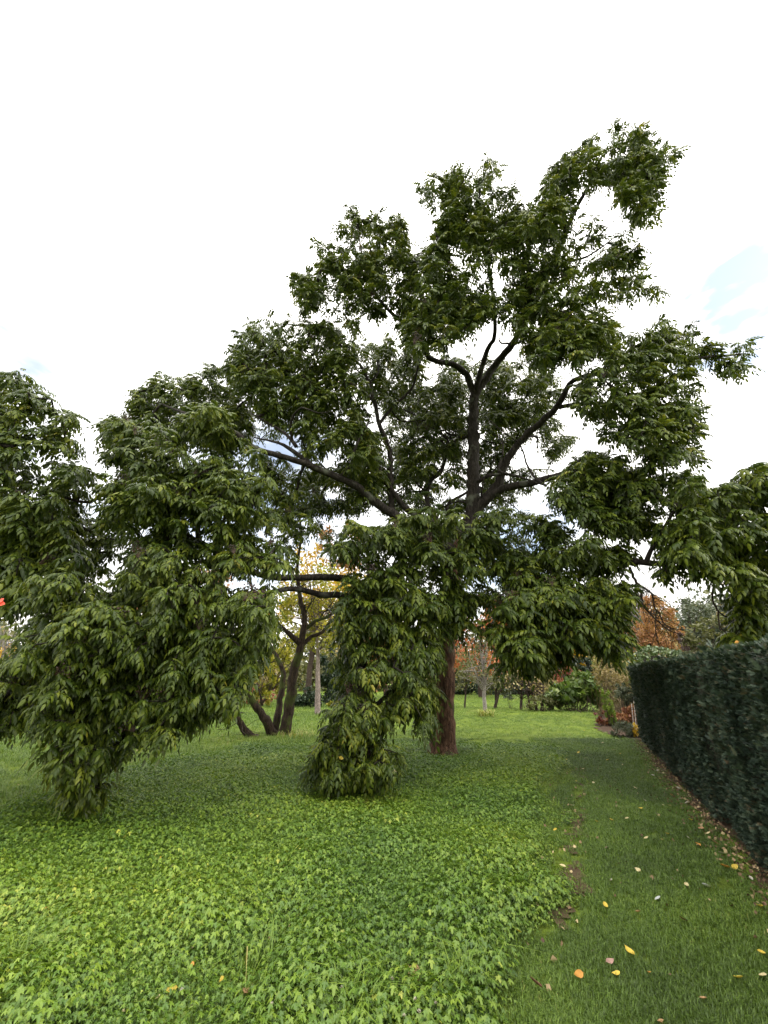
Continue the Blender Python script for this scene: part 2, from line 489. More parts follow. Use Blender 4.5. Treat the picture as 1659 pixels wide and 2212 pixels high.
def gz(x, y):
    return (vnoise(np.asarray(x) * .45, np.asarray(y) * .45) - .5) * .05 * np.exp(-np.hypot(x, y) / 60)
make_ground()

def soil_sheet(name, poly_w, lift, c0, c1):
    """an uneven sheet of bare earth, laid a few mm above the ground and ragged at the edge"""
    poly = np.asarray(poly_w, float)
    lo, hi = poly.min(0) - .1, poly.max(0) + .1
    st = .07
    xs = np.arange(lo[0], hi[0], st); ys = np.arange(lo[1], hi[1], st)
    X, Y = np.meshgrid(xs, ys)
    wx = X + (vnoise(X * 4, Y * 4) - .5) * .35; wy = Y + (vnoise(X * 4 + 9, Y * 4 + 5) - .5) * .35
    ok = inside(poly, wx, wy)
    Z = gz(X, Y) + lift + vnoise(X * 9, Y * 9) * .018
    n, m = len(xs), len(ys)
    i = np.arange(m - 1)[:, None] * n; j = np.arange(n - 1)[None]
    F = np.stack([i + j, i + j + 1, i + n + j + 1, i + n + j], -1).reshape(-1, 4)
    okf = ok.ravel()[F].all(1)
    F = F[okf]
    if not len(F): return
    u, inv = np.unique(F, return_inverse=True)
    V = np.stack([X, Y, Z], -1).reshape(-1, 3)[u]
    mt = plain(name, c1, .95, .1)
    o = link(name, mesh_np(name, V, inv.reshape(F.shape), mt)); o['kind'] = 'structure'
_t = ground_at(957, 1640)[:2]; soil_sheet('trunk_soil', [_t + .62 * np.array([math.cos(a), math.sin(a)]) for a in np.linspace(0, 6.2, 14)], .006, None, (0.06, 0.042, 0.028))
ys_ = np.linspace(-1, 12.4, 12)
soil_sheet('soil_strip', np.vstack([np.stack([HX(ys_) - .2 - .08 * np.sin(ys_ * 2.3), ys_], 1), np.stack([HX(ys_[::-1]) + .6, ys_[::-1]], 1)]), .006, None, (0.075, 0.052, 0.032))
soil_sheet('bare_soil', gpoly([(1165, 2030), (1250, 2015), (1268, 1900), (1256, 1820), (1262, 1720), (1268, 1660), (1246, 1660), (1228, 1740), (1202, 1800), (1190, 1900)]), .006, None, (0.10, 0.072, 0.042))
soil_sheet('molehill', gpoly([(1535, 1925), (1580, 1925), (1588, 1896), (1545, 1892)]), .014, None, (0.07, 0.045, 0.03))
soil_sheet('flower_bed', gpoly([(1283, 1575), (1330, 1590), (1400, 1610), (1420, 1560), (1400, 1523), (1300, 1523)]), .01, None, (0.07, 0.045, 0.03))

# ------------------------------------------------------------------ ground cover plants
def cover_leaf_mesh(seed):
    r = np.random.default_rng(seed)
    B = Bag()
    nl = 20
    for k in range(nl):
        az = 2.4 * k + r.uniform(-.4, .4); rad = .02 + .105 * math.sqrt((k + .5) / nl); h = r.uniform(.035, .135) * (1.15 - rad * 2.5)
        c = np.array([rad * math.cos(az), rad * math.sin(az), h]); sz = r.uniform(.013, .0235)
        tilt = r.uniform(.1, .6)
        rz = Matrix.Rotation(az, 3, 'Z') @ Matrix.Rotation(tilt, 3, 'Y') @ Matrix.Rotation(r.uniform(-.25, .25), 3, 'X')
        M = np.array(rz)
        pts = [[0, 0, 0]]
        # five toothed lobes
        for a, l in ((-125, .62), (-100, .42), (-72, .9), (-60, .78), (-40, .45), (-16, .95), (0, 1.12), (16, .95), (40, .45), (60, .78), (72, .9), (100, .42), (125, .62), (180, .12)):
            a = math.radians(a); l = l * r.uniform(.88, 1.1)
            pts.append([l * math.cos(a), l * math.sin(a), -.28 * l * l + .14 * abs(math.sin(a * 2.5))])
        V = (np.array(pts) * sz) @ M.T + c
        n = len(pts) - 1
        F = [[0, 1 + i, 1 + (i + 1) % n] for i in range(n)]
        B.add(V, F, r.uniform(.28, .75))
        # stalk as a thin three-sided spike
        q = np.array([.25 * c[0], .25 * c[1], -.02]); w = .0016
        B.add([q + [w, 0, 0], q + [-w, w, 0], q + [0, -w, 0], c], [[0, 1, 3], [1, 2, 3], [2, 0, 3]], .2)
    return B.mesh('cover_plant', COVER)
cover_c = proto_collection('cover_plant', [cover_leaf_mesh(100 + i) for i in range(8)])
def in_hedge(x, y): return (x > HX(y) + .02) & (y < 12.5)
def plan_points(n, xr, yr): return rng.uniform(xr[0], xr[1], n), rng.uniform(yr[0], yr[1], n)
TRUNK = ground_at(957, 1637)
def cover():
    x, y = plan_points(94000, (-11, 4.6), (1.2, 11))
    d = np.hypot(x, y)
    jx = x + (vnoise(x * 2.2, y * 2.2) - .5) * .7; jy = y + (vnoise(x * 2.2 + 7, y * 2.2 + 3) - .5) * .9
    ok = inside(cover_poly, jx, jy)
    ok &= rng.random(len(x)) < np.clip(1.25 - d * .055, .35, 1)
    edge = ~inside(cover_poly, jx + .28, jy) & (y < 11) & (x > -1)
    ok &= ~edge | (rng.random(len(x)) < .45)
    worn = inside(gpoly([(1165, 2030), (1250, 2015), (1268, 1900), (1256, 1820), (1262, 1720), (1268, 1660), (1246, 1660), (1228, 1740), (1202, 1800), (1190, 1900)]), jx, jy)
    ok &= ~worn | (rng.random(len(x)) < .3)
    ok &= (vnoise(x * 1.1 + 3, y * 1.1) > .24) | (rng.random(len(x)) < .35)
    fr = proj(np.stack([x, y, 0 * x], 1)); ok &= (fr[:, 0] > -250) & (fr[:, 0] < W + 200) & (fr[:, 1] < H + 500)
    td = np.hypot(x - TRUNK[0], y - TRUNK[1]); ok &= (td > .3) & ((td > .6) | (rng.random(len(x)) < .4))
    x, y, d, edge = x[ok], y[ok], d[ok], edge[ok]
    n = len(x)
    z = gz(x, y) + .004
    rot = np.stack([rng.normal(0, .09, n), rng.normal(0, .09, n), rng.uniform(0, 6.28, n)], 1)
    tint = .49 + (vnoise(x * .8, y * .8) - .5) * .34 + rng.normal(0, .07, n) + .3 * (rng.random(n) < .012)
    scl = rng.uniform(.6, 1.08, n) * (1 + .3 * (vnoise(x * 1.7, y * 1.7) - .5)) * (1 + .02 * d)
    scl = scl * np.where(edge, .55, 1) * (1 + .55 * (vnoise(x * 2.9 + 5, y * 2.9) - .5))
    scatter('ground_cover', np.stack([x, y, z], 1), rot, scl, rng.integers(0, 8, n), tint, cover_c)
    print('cover plants', n)
cover()

# ------------------------------------------------------------------ grass
def grass_mesh(seed, nb, rad, h0, h1, wd, lean):
    r = np.random.default_rng(seed); B = Bag()
    for k in range(nb):
        a = r.uniform(0, 6.28); q = np.array([math.cos(a), math.sin(a), 0]) * rad * math.sqrt(r.random())
        h = r.uniform(h0, h1); az = r.uniform(0, 6.28); ln = lean * r.uniform(.3, 1.3)
        d = np.array([math.cos(az), math.sin(az), 0]); s = np.array([-d[1], d[0], 0]) * wd * r.uniform(.7, 1.3)
        m = q + d * h * ln * .35 + np.array([0, 0, h * .6]); t = q + d * h * ln * 1.1 + np.array([0, 0, h * max(.35, 1 - ln * .45)])
        B.add([q - s, q + s, m + s * .8, m - s * .8, t], [[0, 1, 2], [0, 2, 3], [3, 2, 4]], r.uniform(.2, .75) + (.35 if r.random() < .03 else 0))
    return B.mesh('grass_tuft', GRASS)
mown_c = proto_collection('mown_tuft', [grass_mesh(300 + i, 30, .06, .018, .045, .0016, .9) for i in range(6)])
lawn_c = proto_collection('lawn_tuft', [grass_mesh(400 + i, 34, .13, .04, .11, .003, .9) for i in range(6)])
def grass_points(n, xr, yr, fall, d0):
    x, y = plan_points(n, xr, yr)
    d = np.hypot(x, y)
    ok = rng.random(n) < np.clip((d0 / np.maximum(d, .1)) ** fall, 0, 1)
    fr = proj(np.stack([x, y, 0 * x], 1))
    ok &= (fr[:, 0] > -200) & (fr[:, 0] < W + 200) & (fr[:, 1] < H + 500) & (fr[:, 2] > .2)
    ok &= ~in_hedge(x, y)
    return x[ok], y[ok], d[ok]
def grass():
    # close-mown path along the hedge
    x, y, d = grass_points(105000, (-.2, 6.9), (1.2, 12.5), 1.1, 3.2)
    jx = x + (vnoise(x * 2.2, y * 2.2) - .5) * .7; jy = y + (vnoise(x * 2.2 + 7, y * 2.2 + 3) - .5) * .9
    keep = ~inside(cover_poly, jx, jy) | (rng.random(len(x)) < .12)
    bare = inside(gpoly([(1165, 2030), (1250, 2015), (1268, 1900), (1256, 1820), (1262, 1720), (1268, 1660), (1246, 1660), (1228, 1740), (1202, 1800), (1190, 1900)]), x, y)
    keep &= ~(bare & (rng.random(len(x)) < .72))
    keep &= ~((x > HX(y) - .17 + .2 * (vnoise(x * 5, y * 5) - .5)) & (rng.random(len(x)) < .85))
    mole = inside(gpoly([(1535, 1925), (1580, 1925), (1588, 1896), (1545, 1892)]), x, y)
    keep &= ~mole
    x, y, d = x[keep], y[keep], d[keep]; n = len(x)
    rot = np.stack([rng.normal(0, .1, n), rng.normal(0, .1, n), rng.uniform(0, 6.28, n)], 1)
    tint = .30 + (vnoise(x * 1.3, y * 1.3) - .5) * .4 + rng.normal(0, .07, n)
    scatter('mown_grass', np.stack([x, y, gz(x, y) + .003], 1), rot, rng.uniform(.62, 1.0, n) * (1 + .05 * d), rng.integers(0, 6, n), tint, mown_c)
    print('mown', n)
    # rougher lawn beyond and among the ground cover
    x, y, d = grass_points(150000, (-26, 14), (1.2, 44), 1.25, 7)
    jx = x + (vnoise(x * 2.2, y * 2.2) - .5) * .7; jy = y + (vnoise(x * 2.2 + 7, y * 2.2 + 3) - .5) * .9
    inc = inside(cover_poly, jx, jy)
    path = (x > 0) & (y < 11) & ~inc & (x > (y - 4) * .3 + .4)
    keep = (~inc | (rng.random(len(x)) < .16 + .3 * (vnoise(x * .9, y * .9 + 4) > .62))) & ~path
    bed = inside(gpoly([(1283, 1575), (1330, 1590), (1400, 1610), (1420, 1560), (1400, 1523), (1300, 1523)]), x, y)
    keep &= ~bed
    x, y, d, inc = x[keep], y[keep], d[keep], inc[keep]; n = len(x)
    rot = np.stack([rng.normal(0, .12, n), rng.normal(0, .12, n), rng.uniform(0, 6.28, n)], 1)
    tint = .56 + (vnoise(x * .5, y * .5) - .5) * .35 + rng.normal(0, .07, n)
    scl = rng.uniform(.6, 1.15, n) * np.clip(1 + .03 * (d - 8), .9, 1.9) * np.where((y > 10) & (x > -2), .62, 1)
    scatter('lawn_grass', np.stack([x, y, gz(x, y) + .003], 1), rot, scl, rng.integers(0, 6, n), tint, lawn_c)
    print('lawn', n)
grass()

# ------------------------------------------------------------------ clipped yew hedge
def hedge():
    Y0, Y1, Hh, wd = -1.6, 12.3, 1.84, 1.1
    ax = unit(np.array([.455, 1.0, 0])); nx = np.array([-ax[1], ax[0], 0])       # nx points to the path
    def face(s, h):
        """point on the hedge's path face: s along, h up; gently uneven"""
        b = np.stack([HX(s), s, 0 * s], -1)
        bulge = (vnoise(s * 2.6, h * .35) - .5) * .12 + (vnoise(s * 6, h * 4) - .5) * .05 - .05 * np.clip(1 - np.abs(((s * 1.55) % 1) - .5) * 9, 0, 1)
        return b + nx * (bulge - .05 * h)[..., None] + np.stack([0 * s, 0 * s, h], -1)
    base = np.array([HX((Y0 + Y1) / 2), (Y0 + Y1) / 2, 0])
    # woody core just under the leaf surface
    P = []
    ss = np.linspace(Y0 + .1, Y1 - .1, 60)
    prof = [(0.10, .10), (.10, .9), (.14, 1.70), (.25, 1.77), (wd - .2, 1.77), (wd - .1, 1.6), (wd - .1, .1)]
    V = []
    for s in ss:
        b = np.array([HX(s), s, 0])
        for a, h in prof: V.append(b - nx * a + np.array([0, 0, h]))
    k = len(prof); F = []
    for i in range(len(ss) - 1):
        for j in range(k - 1): F.append([i * k + j, i * k + j + 1, (i + 1) * k + j + 1, (i + 1) * k + j])
    for e in (0, len(ss) - 1): F.append([e * k, e * k + 2, e * k + 4, e * k + 6])
    root = thing('yew_hedge', 'tall clipped dark green yew hedge running along the grass path', 'hedge', tuple(base))
    link('hedge_core', mesh_np('hedge_core', np.array(V) - base, np.array(F), plain('hedge_wood', (0.03, 0.026, 0.018), .95)), root)
    # sprays of needles
    def spray(seed):
        r = np.random.default_rng(seed); B = Bag()
        for q in range(3):
            a = r.uniform(-.7, .7); e = r.uniform(-.3, .7)
            d = np.array([math.cos(e) * math.cos(a), math.cos(e) * math.sin(a), math.sin(e)]); L = r.uniform(.035, .065)
            sd = unit(np.cross(d, [0, 0, 1])); up = np.cross(sd, d)
            tn = r.uniform(.2, .8) + (.3 if r.random() < .04 else 0)
            for k in range(9):
                s = (k + 1) / 10
                for sg in (-1, 1):
                    p = d * L * s; l = .019 * (1.15 - .5 * s)
                    t = p + (sd * sg * .85 + d * .55 + up * r.uniform(-.3, .3)) * l; w = d * .0026
                    B.add([p - w, p + w, t], [[0, 1, 2]], tn)
        return B.mesh('yew_spray', YEW)
    cc = proto_collection('yew_spray', [spray(500 + i) for i in range(8)])
    Pn, Rn, S, T = [], [], [], []
    def put(p, nrm, n, sc):
        az = math.atan2(nrm[1], nrm[0]); el = math.asin(np.clip(nrm[2], -1, 1))
        Pn.append(p); Rn.append(np.stack([rng.uniform(-.9, .9, n), -el + rng.normal(-.15, .35, n), az + rng.normal(0, .45, n)], 1)); S.append(sc)
        T.append(.5 + (vnoise(p[:, 1] * 2.2, p[:, 2] * 2.2 + 5) - .5) * .26 + rng.normal(0, .15, n))
    n = 64000
    s = Y0 + (Y1 - Y0) * rng.random(n); h = rng.uniform(.03, Hh, n)
    keep = (s > 1.5) | (rng.random(n) < .4)
    s, h = s[keep], h[keep]; n = len(s)
    p = face(s, h) - nx * rng.uniform(0, .09, n)[:, None]
    fade = np.clip((.16 - h) / .16, 0, 1)
    kp = rng.random(n) > fade * .8
    p = p[kp]; n = len(p)
    put(p, nx, n, rng.uniform(.6, 1.05, n))
    n = 11000                                    # the top
    s = Y0 + (Y1 - Y0) * rng.random(n); a = rng.uniform(.02, wd, n)
    p = np.stack([HX(s), s, 0 * s], -1) - nx * a[:, None]; p[:, 2] = Hh - .02 + (vnoise(s * 4, a * 4) - .5) * .03 - .01 * np.exp(-a * 12) + rng.uniform(-.05, .02, n)
    put(p, np.array([0, 0, 1.0]), n, rng.uniform(.6, 1.0, n))
    n = 6500                                    # the far end
    a = rng.uniform(0, wd, n); h = rng.uniform(.03, Hh, n)
    p = np.stack([HX(np.full(n, Y1)), np.full(n, Y1), h], -1) - nx * (a + .05 * h)[:, None] + ax * ((vnoise(a * 3, h * 2) - .5) * .1)[:, None]
    put(p, ax, n, rng.uniform(.6, 1.05, n))
    n = 240                                     # stray new shoots that missed the shears
    s = Y0 + (Y1 - Y0) * rng.random(n); h = Hh * rng.random(n) ** .4
    put(face(s, h) + nx * rng.uniform(.0, .035, n)[:, None] + np.array([0, 0, 1.0]) * (rng.uniform(0, .05, n) * (h > 1.7))[:, None], unit(nx + np.array([0, 0, .8])), n, rng.uniform(1.1, 1.7, n))
    T[-1] = T[-1] + .12
    P = np.concatenate(Pn) - base; n = len(P)
    scatter('foliage', P, np.concatenate(Rn), np.concatenate(S), rng.integers(0, 8, n), np.concatenate(T), cc, parent=root)
hedge()

# ------------------------------------------------------------------ the big tree
# leaf: a feathery compound leaf of nine hanging leaflets, stalk along +x
def leaf_variant(seed, pairs=5, L=.29, droop=.5, fine=True):
    r = np.random.default_rng(seed); B = Bag()
    def rach(s): return np.array([L * s * (1 - .18 * s), 0, -L * droop * s * s])
    def tang(s): return unit(rach(s + .01) - rach(s - .01))
    spots = [(.20 + .74 * k / (pairs - .5), sg) for k in range(pairs) for sg in (-1, 1)] + [(1.0, 0)]
    for s, sg in spots:
        b = rach(s); t = tang(s); sd = np.array([0, 1.0, 0]) * sg
        l = r.uniform(.115, .155) * (.78 if s < .3 else 1); w = l * r.uniform(.165, .215)
        fwd = r.uniform(.25, .6); dn = r.uniform(1.6, 3.2)
        if sg == 0: d0 = unit(t + [0, 0, -.1]); d2 = unit(t * .4 + [0, 0, -dn]); wv = np.array([0, 1.0, 0])
        else:
            d0 = unit(sd * .9 + t * fwd + [0, 0, r.uniform(-.1, .3)]); d2 = unit(sd * .30 + t * fwd * .5 + [0, 0, -dn]); wv = t
        d1 = unit(d0 * .62 + d2)
        w0 = unit(wv - d0 * np.dot(wv, d0)); w1 = unit(wv - d1 * np.dot(wv, d1)); w2 = unit(wv - d2 * np.dot(wv, d2))
        n1 = unit(np.cross(w1, d1)); n1 = n1 if np.dot(n1, sd if sg else t) + n1[2] > 0 else -n1
        tn = r.uniform(.28, .74)
        m1 = b + d0 * l * .26; m2 = m1 + d1 * l * .36; tip = m2 + d2 * l * .42
        f = -w * .45
        if fine:
            V = [b, m1 + w0 * w + n1 * f, m1, m1 - w0 * w + n1 * f, m2 + w1 * w * .86 + n1 * f * .7, m2, m2 - w1 * w * .86 + n1 * f * .7, tip]
            F = [[0, 2, 1], [0, 3, 2], [1, 2, 5], [1, 5, 4], [2, 3, 6], [2, 6, 5], [4, 5, 7], [5, 6, 7]]
        else:
            m = (m1 + m2) / 2
            V = [b, m + w1 * w + n1 * f, m, m - w1 * w + n1 * f, tip]
            F = [[0, 2, 1], [0, 3, 2], [1, 2, 4], [2, 3, 4]]
        if sg == 1: F = [f_[::-1] for f_ in F]
        B.add(V, F, tn)
    # stalk
    for k in range(3):
        p, q = rach(k / 3), rach((k + 1) / 3); w = .0022
        B.add([p + [0, w, 0], p - [0, w, 0], q], [[0, 1, 2]], .55)
    return np.concatenate(B.V), np.concatenate(B.F), np.concatenate(B.T)
NV = 8
VAR = [leaf_variant(700 + i, 4 + (i % 3 == 0), .28 + .01 * (i % 4), (.25, .5, .75, 1.0)[i % 4]) for i in range(NV)]
VARLOW = [leaf_variant(740 + i, 3, .25, (.25, .5, .75, 1.0)[i % 4], fine=False) for i in range(NV)]

# masses of foliage: outline on the measuring grid, distance, thickness, bough spacing (m), rosettes per bough, spread, leaf tilt
M = []
LSC = {'near_left_lower': .62, 'trailing_bough': .58, 'near_left_upper': .74, 'hanging_column': .70, 'hanging_foot': .62, 'centre_lower': .88, 'far_left': .9, 'far_right': .9}
LOOSE = {'ridge': 1.25, 'mid_left': 1.2, 'top_left': 1.0, 'top_mid': 1.0, 'top_right': 1.05, 'upper_mid': 1.25, 'upper_right_open': .42, 'upper_right_edge': .6, 'right': 1.2, 'right_sprig': .6, 'right_lower': 1.7, 'far_right': 1.4, 'small_sprig': .5, 'far_left': 1.35, 'left_fill': 1.2, 'mid_fill': .75, 'low_right_fringe': 1.1, 'trunk_fringe': .55, 'right_hang': 1.5, 'bridge': .7, 'column_top': 1.2, 'gap_fill': .9, 'gap_fill_right': .8, 'mid_centre': .6, 'mid_centre_low': .75, 'limb_veil': .3, 'limb_veil_right': .32}
def mass(name, poly, Y, thick, layers, sp=.52, nros=9, R=.38, keep=1.0, elev=.12, low=False):
    M.append(dict(loose=LOOSE.get(name, 0), ls=LSC.get(name, .88), name=name, poly=poly, Y=Y, thick=thick, layers=layers, sp=sp, nros=nros, R=R, keep=keep, elev=elev, low=low))
mass('far_left', [(-140, 800), (0, 818), (26, 804), (40, 800), (50, 818), (76, 828), (66, 847), (109, 861), (122, 844), (132, 867), (155, 877), (165, 900), (198, 914), (225, 940), (215, 973), (228, 1030), (185, 1060), (185, 1090), (150, 1120), (145, 1148), (190, 1190), (170, 1230), (99, 1260), (60, 1290), (33, 1324), (0, 1347), (-140, 1380)], 6.8, 1.6, 2.4)
mass('ridge', [(218, 923), (238, 907), (278, 900), (288, 867), (288, 841), (327, 834), (327, 804), (345, 806), (364, 814), (390, 814), (420, 808), (460, 791), (490, 788), (509, 798), (529, 834), (542, 884), (540, 960), (480, 980), (400, 970), (300, 970), (230, 970)], 9.2, 1.6, 2.2)
mass('near_left_upper', [(215, 940), (265, 910), (331, 900), (364, 904), (400, 910), (430, 874), (463, 874), (509, 894), (509, 923), (549, 955), (575, 1000), (590, 1060), (600, 1100), (612, 1150), (628, 1200), (622, 1250), (590, 1270), (450, 1240), (330, 1190), (300, 1190), (270, 1165), (215, 1150), (215, 1110), (225, 1070), (240, 1030), (215, 980)], 6.1, 1.7, 2.6)
NEAR = dict(sp=.46, nros=10, R=.34)
mass('near_left_lower', [(60, 1290), (75, 1245), (110, 1230), (140, 1240), (200, 1225), (270, 1230), (300, 1185), (340, 1170), (450, 1220), (590, 1255), (606, 1290), (604, 1350), (575, 1400), (568, 1450), (540, 1495), (510, 1510), (490, 1560), (470, 1580), (455, 1550), (420, 1590), (400, 1570), (370, 1590), (355, 1625), (330, 1630), (300, 1590), (285, 1630), (265, 1645), (245, 1630), (225, 1680), (200, 1660), (160, 1680), (140, 1690), (105, 1670), (80, 1640), (60, 1580), (30, 1575), (0, 1610), (-160, 1610), (-160, 1450), (0, 1450), (22, 1410), (32, 1370), (40, 1330)], 5.5, 1.5, 3.7, elev=-.1, **NEAR)
mass('trailing_bough', [(110, 1600), (200, 1590), (240, 1640), (262, 1690), (225, 1730), (205, 1765), (150, 1750), (125, 1730), (115, 1690)], 5.3, .5, 2.2, sp=.36, R=.27, elev=-.35)
mass('mid_left', [(494, 804), (507, 744), (530, 698), (543, 692), (563, 698), (583, 688), (596, 668), (623, 675), (642, 695), (666, 692), (680, 698), (705, 688), (725, 708), (755, 741), (760, 780), (770, 810), (790, 850), (790, 900), (810, 960), (800, 1010), (760, 1040), (700, 1010), (650, 990), (640, 930), (600, 930), (560, 900), (540, 870), (520, 850)], 8.2, 1.6, 2.0)
mass('top_left', [(638, 596), (656, 576), (679, 563), (669, 533), (692, 529), (722, 520), (732, 473), (745, 440), (768, 443), (775, 457), (791, 453), (808, 470), (821, 460), (838, 470), (858, 463), (874, 480), (874, 506), (881, 543), (900, 569), (910, 579), (904, 629), (884, 635), (867, 680), (838, 658), (821, 648), (821, 708), (791, 701), (781, 718), (758, 728), (732, 698), (705, 675), (692, 672), (672, 675), (649, 681), (646, 642), (639, 629)], 7.5, 1.0, 1.5)
mass('top_mid', [(901, 408), (934, 379), (963, 379), (996, 356), (1029, 361), (1052, 342), (1059, 328), (1066, 346), (1090, 365), (1066, 394), (1080, 417), (1109, 408), (1132, 431), (1150, 480), (1120, 530), (1060, 530), (980, 520), (950, 500), (940, 490), (950, 460), (965, 430), (950, 420), (935, 470), (915, 465), (908, 430)], 6.8, .8, 1.3)
mass('top_right', [(1142, 422), (1179, 375), (1212, 337), (1236, 332), (1269, 299), (1292, 295), (1325, 271), (1349, 281), (1372, 271), (1405, 290), (1434, 314), (1438, 332), (1467, 328), (1467, 342), (1438, 351), (1434, 384), (1443, 412), (1424, 445), (1424, 469), (1405, 492), (1368, 483), (1363, 455), (1340, 440), (1340, 420), (1302, 405), (1283, 410), (1255, 436), (1236, 455), (1208, 500), (1142, 520), (1132, 464)], 6.3, .9, 1.7)
mass('upper_mid', [(958, 455), (1019, 483), (1076, 502), (1142, 470), (1203, 490), (1208, 558), (1231, 587), (1245, 634), (1264, 667), (1292, 690), (1297, 737), (1278, 784), (1245, 803), (1179, 803), (1132, 775), (1127, 714), (1085, 709), (1066, 690), (1033, 700), (1019, 723), (972, 737), (948, 761), (906, 770), (878, 755), (878, 667), (906, 620), (916, 558), (939, 530), (953, 483)], 6.9, 1.2, 2.2)
mass('upper_right_open', [(1212, 490), (1255, 450), (1290, 470), (1300, 510), (1330, 510), (1340, 500), (1370, 495), (1380, 560), (1395, 590), (1385, 620), (1350, 650), (1300, 650), (1270, 655), (1235, 600), (1210, 560)], 7.0, .8, .75, keep=.9)
mass('upper_right_edge', [(1325, 530), (1345, 505), (1375, 515), (1380, 560), (1395, 590), (1385, 620), (1350, 645), (1325, 620), (1320, 570)], 6.9, .6, .8)
mass('small_sprig', [(1375, 640), (1385, 615), (1430, 615), (1432, 640), (1400, 655)], 6.9, .3, 1.0, sp=.35, R=.22, nros=4)
mass('right', [(1285, 665), (1311, 671), (1330, 700), (1372, 709), (1401, 690), (1434, 700), (1457, 704), (1495, 695), (1509, 709), (1495, 728), (1528, 742), (1537, 766), (1509, 784), (1495, 817), (1509, 850), (1504, 888), (1518, 926), (1504, 954), (1490, 973), (1514, 992), (1514, 1015), (1467, 1015), (1434, 1034), (1405, 1015), (1382, 982), (1311, 954), (1302, 926), (1278, 916), (1255, 879), (1240, 850), (1250, 822), (1278, 784), (1290, 737)], 7.0, 1.4, 2.2)
mass('right_sprig', [(1509, 757), (1556, 742), (1608, 732), (1630, 761), (1615, 820), (1556, 813), (1537, 780)], 6.6, .5, .8, sp=.45, R=.3)
mass('right_lower', [(1198, 1030), (1236, 1006), (1283, 973), (1320, 982), (1358, 992), (1401, 1015), (1434, 1030), (1467, 1020), (1495, 1039), (1520, 1110), (1490, 1190), (1440, 1200), (1415, 1150), (1385, 1175), (1350, 1165), (1300, 1160), (1200, 1100)], 7.6, 1.4, 1.8)
mass('far_right', [(1467, 1030), (1495, 1045), (1556, 1053), (1580, 1034), (1612, 1020), (1659, 1000), (1780, 980), (1780, 1320), (1659, 1290), (1640, 1310), (1600, 1300), (1570, 1270), (1520, 1275), (1490, 1250), (1440, 1250), (1420, 1232), (1450, 1222), (1480, 1215), (1465, 1180), (1480, 1120)], 6.6, 1.3, 2.0)
mass('centre_lower', [(640, 1120), (700, 1100), (740, 1120), (800, 1140), (850, 1110), (890, 1100), (940, 1090), (1000, 1105), (1040, 1110), (1080, 1100), (1130, 1110), (1200, 1100), (1300, 1160), (1345, 1175), (1350, 1210), (1365, 1260), (1375, 1310), (1355, 1340), (1340, 1390), (1345, 1410), (1320, 1430), (1300, 1410), (1280, 1370), (1250, 1390), (1240, 1430), (1200, 1465), (1170, 1455), (1150, 1470), (1120, 1430), (1095, 1455), (1080, 1440), (1085, 1400), (1070, 1380), (1085, 1330), (1078, 1300), (1060, 1265), (1030, 1265), (1020, 1280), (1025, 1320), (1030, 1370), (1000, 1370), (985, 1390), (960, 1370), (940, 1350), (930, 1370), (890, 1340), (830, 1310), (790, 1290), (770, 1265), (800, 1250), (740, 1230), (700, 1200), (680, 1170)], 7.6, 1.5, 2.2)
mass('hanging_column', [(755, 1290), (800, 1290), (860, 1300), (900, 1340), (940, 1350), (945, 1400), (955, 1450), (945, 1500), (932, 1540), (930, 1590), (915, 1590), (890, 1560), (870, 1540), (850, 1575), (830, 1580), (800, 1570), (740, 1590), (720, 1560), (700, 1490), (715, 1440), (740, 1400), (735, 1350)], 7.0, .9, 2.4, elev=-.15, **NEAR)
mass('hanging_foot', [(650, 1625), (670, 1590), (705, 1540), (730, 1480), (830, 1490), (800, 1575), (850, 1605), (868, 1640), (855, 1690), (838, 1730), (800, 1742), (750, 1735), (720, 1705), (680, 1685), (655, 1665)], 6.55, .6, 2.8, sp=.38, R=.28, elev=-.06)
mass('back', [(790, 740), (850, 730), (900, 770), (1000, 760), (1130, 780), (1200, 810), (1240, 870), (1220, 920), (1250, 960), (1200, 1000), (1180, 1040), (1100, 1110), (640, 1120), (620, 1080), (590, 1000), (640, 990), (800, 1010), (810, 960), (800, 850)], 12.0, 2.6, 1.5, keep=.9, low=True)
mass('inner', [(900, 840), (960, 800), (1010, 840), (1015, 960), (960, 1010), (870, 1060), (850, 960)], 10.6, 1.6, 1.2, sp=.5, R=.36, low=True)
mass('inner_right', [(1080, 770), (1180, 800), (1240, 850), (1190, 890), (1120, 960), (1060, 1010), (1045, 900), (1060, 810)], 10.4, 1.8, 1.2, sp=.5, R=.36, low=True)
mass('back_left', [(520, 890), (560, 905), (640, 940), (700, 1010), (720, 1110), (660, 1180), (600, 1150), (580, 1050), (545, 960)], 11.0, 1.6, .8, keep=.85, low=True)
mass('left_fill', [(40, 1080), (150, 1120), (240, 1090), (300, 1130), (330, 1200), (280, 1260), (200, 1280), (60, 1310), (-40, 1320)], 8.0, 1.2, 1, sp=.5)
mass('mid_fill', [(560, 960), (640, 1000), (690, 1080), (660, 1170), (610, 1230), (590, 1120), (560, 1040)], 8.6, 1.0, 1)
mass('low_right_fringe', [(1085, 1300), (1180, 1260), (1300, 1250), (1370, 1280), (1378, 1320), (1352, 1360), (1345, 1425), (1322, 1448), (1296, 1425), (1275, 1385), (1252, 1400), (1245, 1445), (1205, 1482), (1175, 1470), (1150, 1486), (1122, 1440), (1098, 1468), (1078, 1445), (1085, 1405), (1068, 1385)], 7.3, 1.0, 1)
mass('trunk_fringe', [(960, 1240), (1040, 1250), (1075, 1290), (1082, 1340), (1060, 1385), (1028, 1375), (1010, 1340), (985, 1395), (955, 1380), (930, 1350)], 8.4, .8, 1)
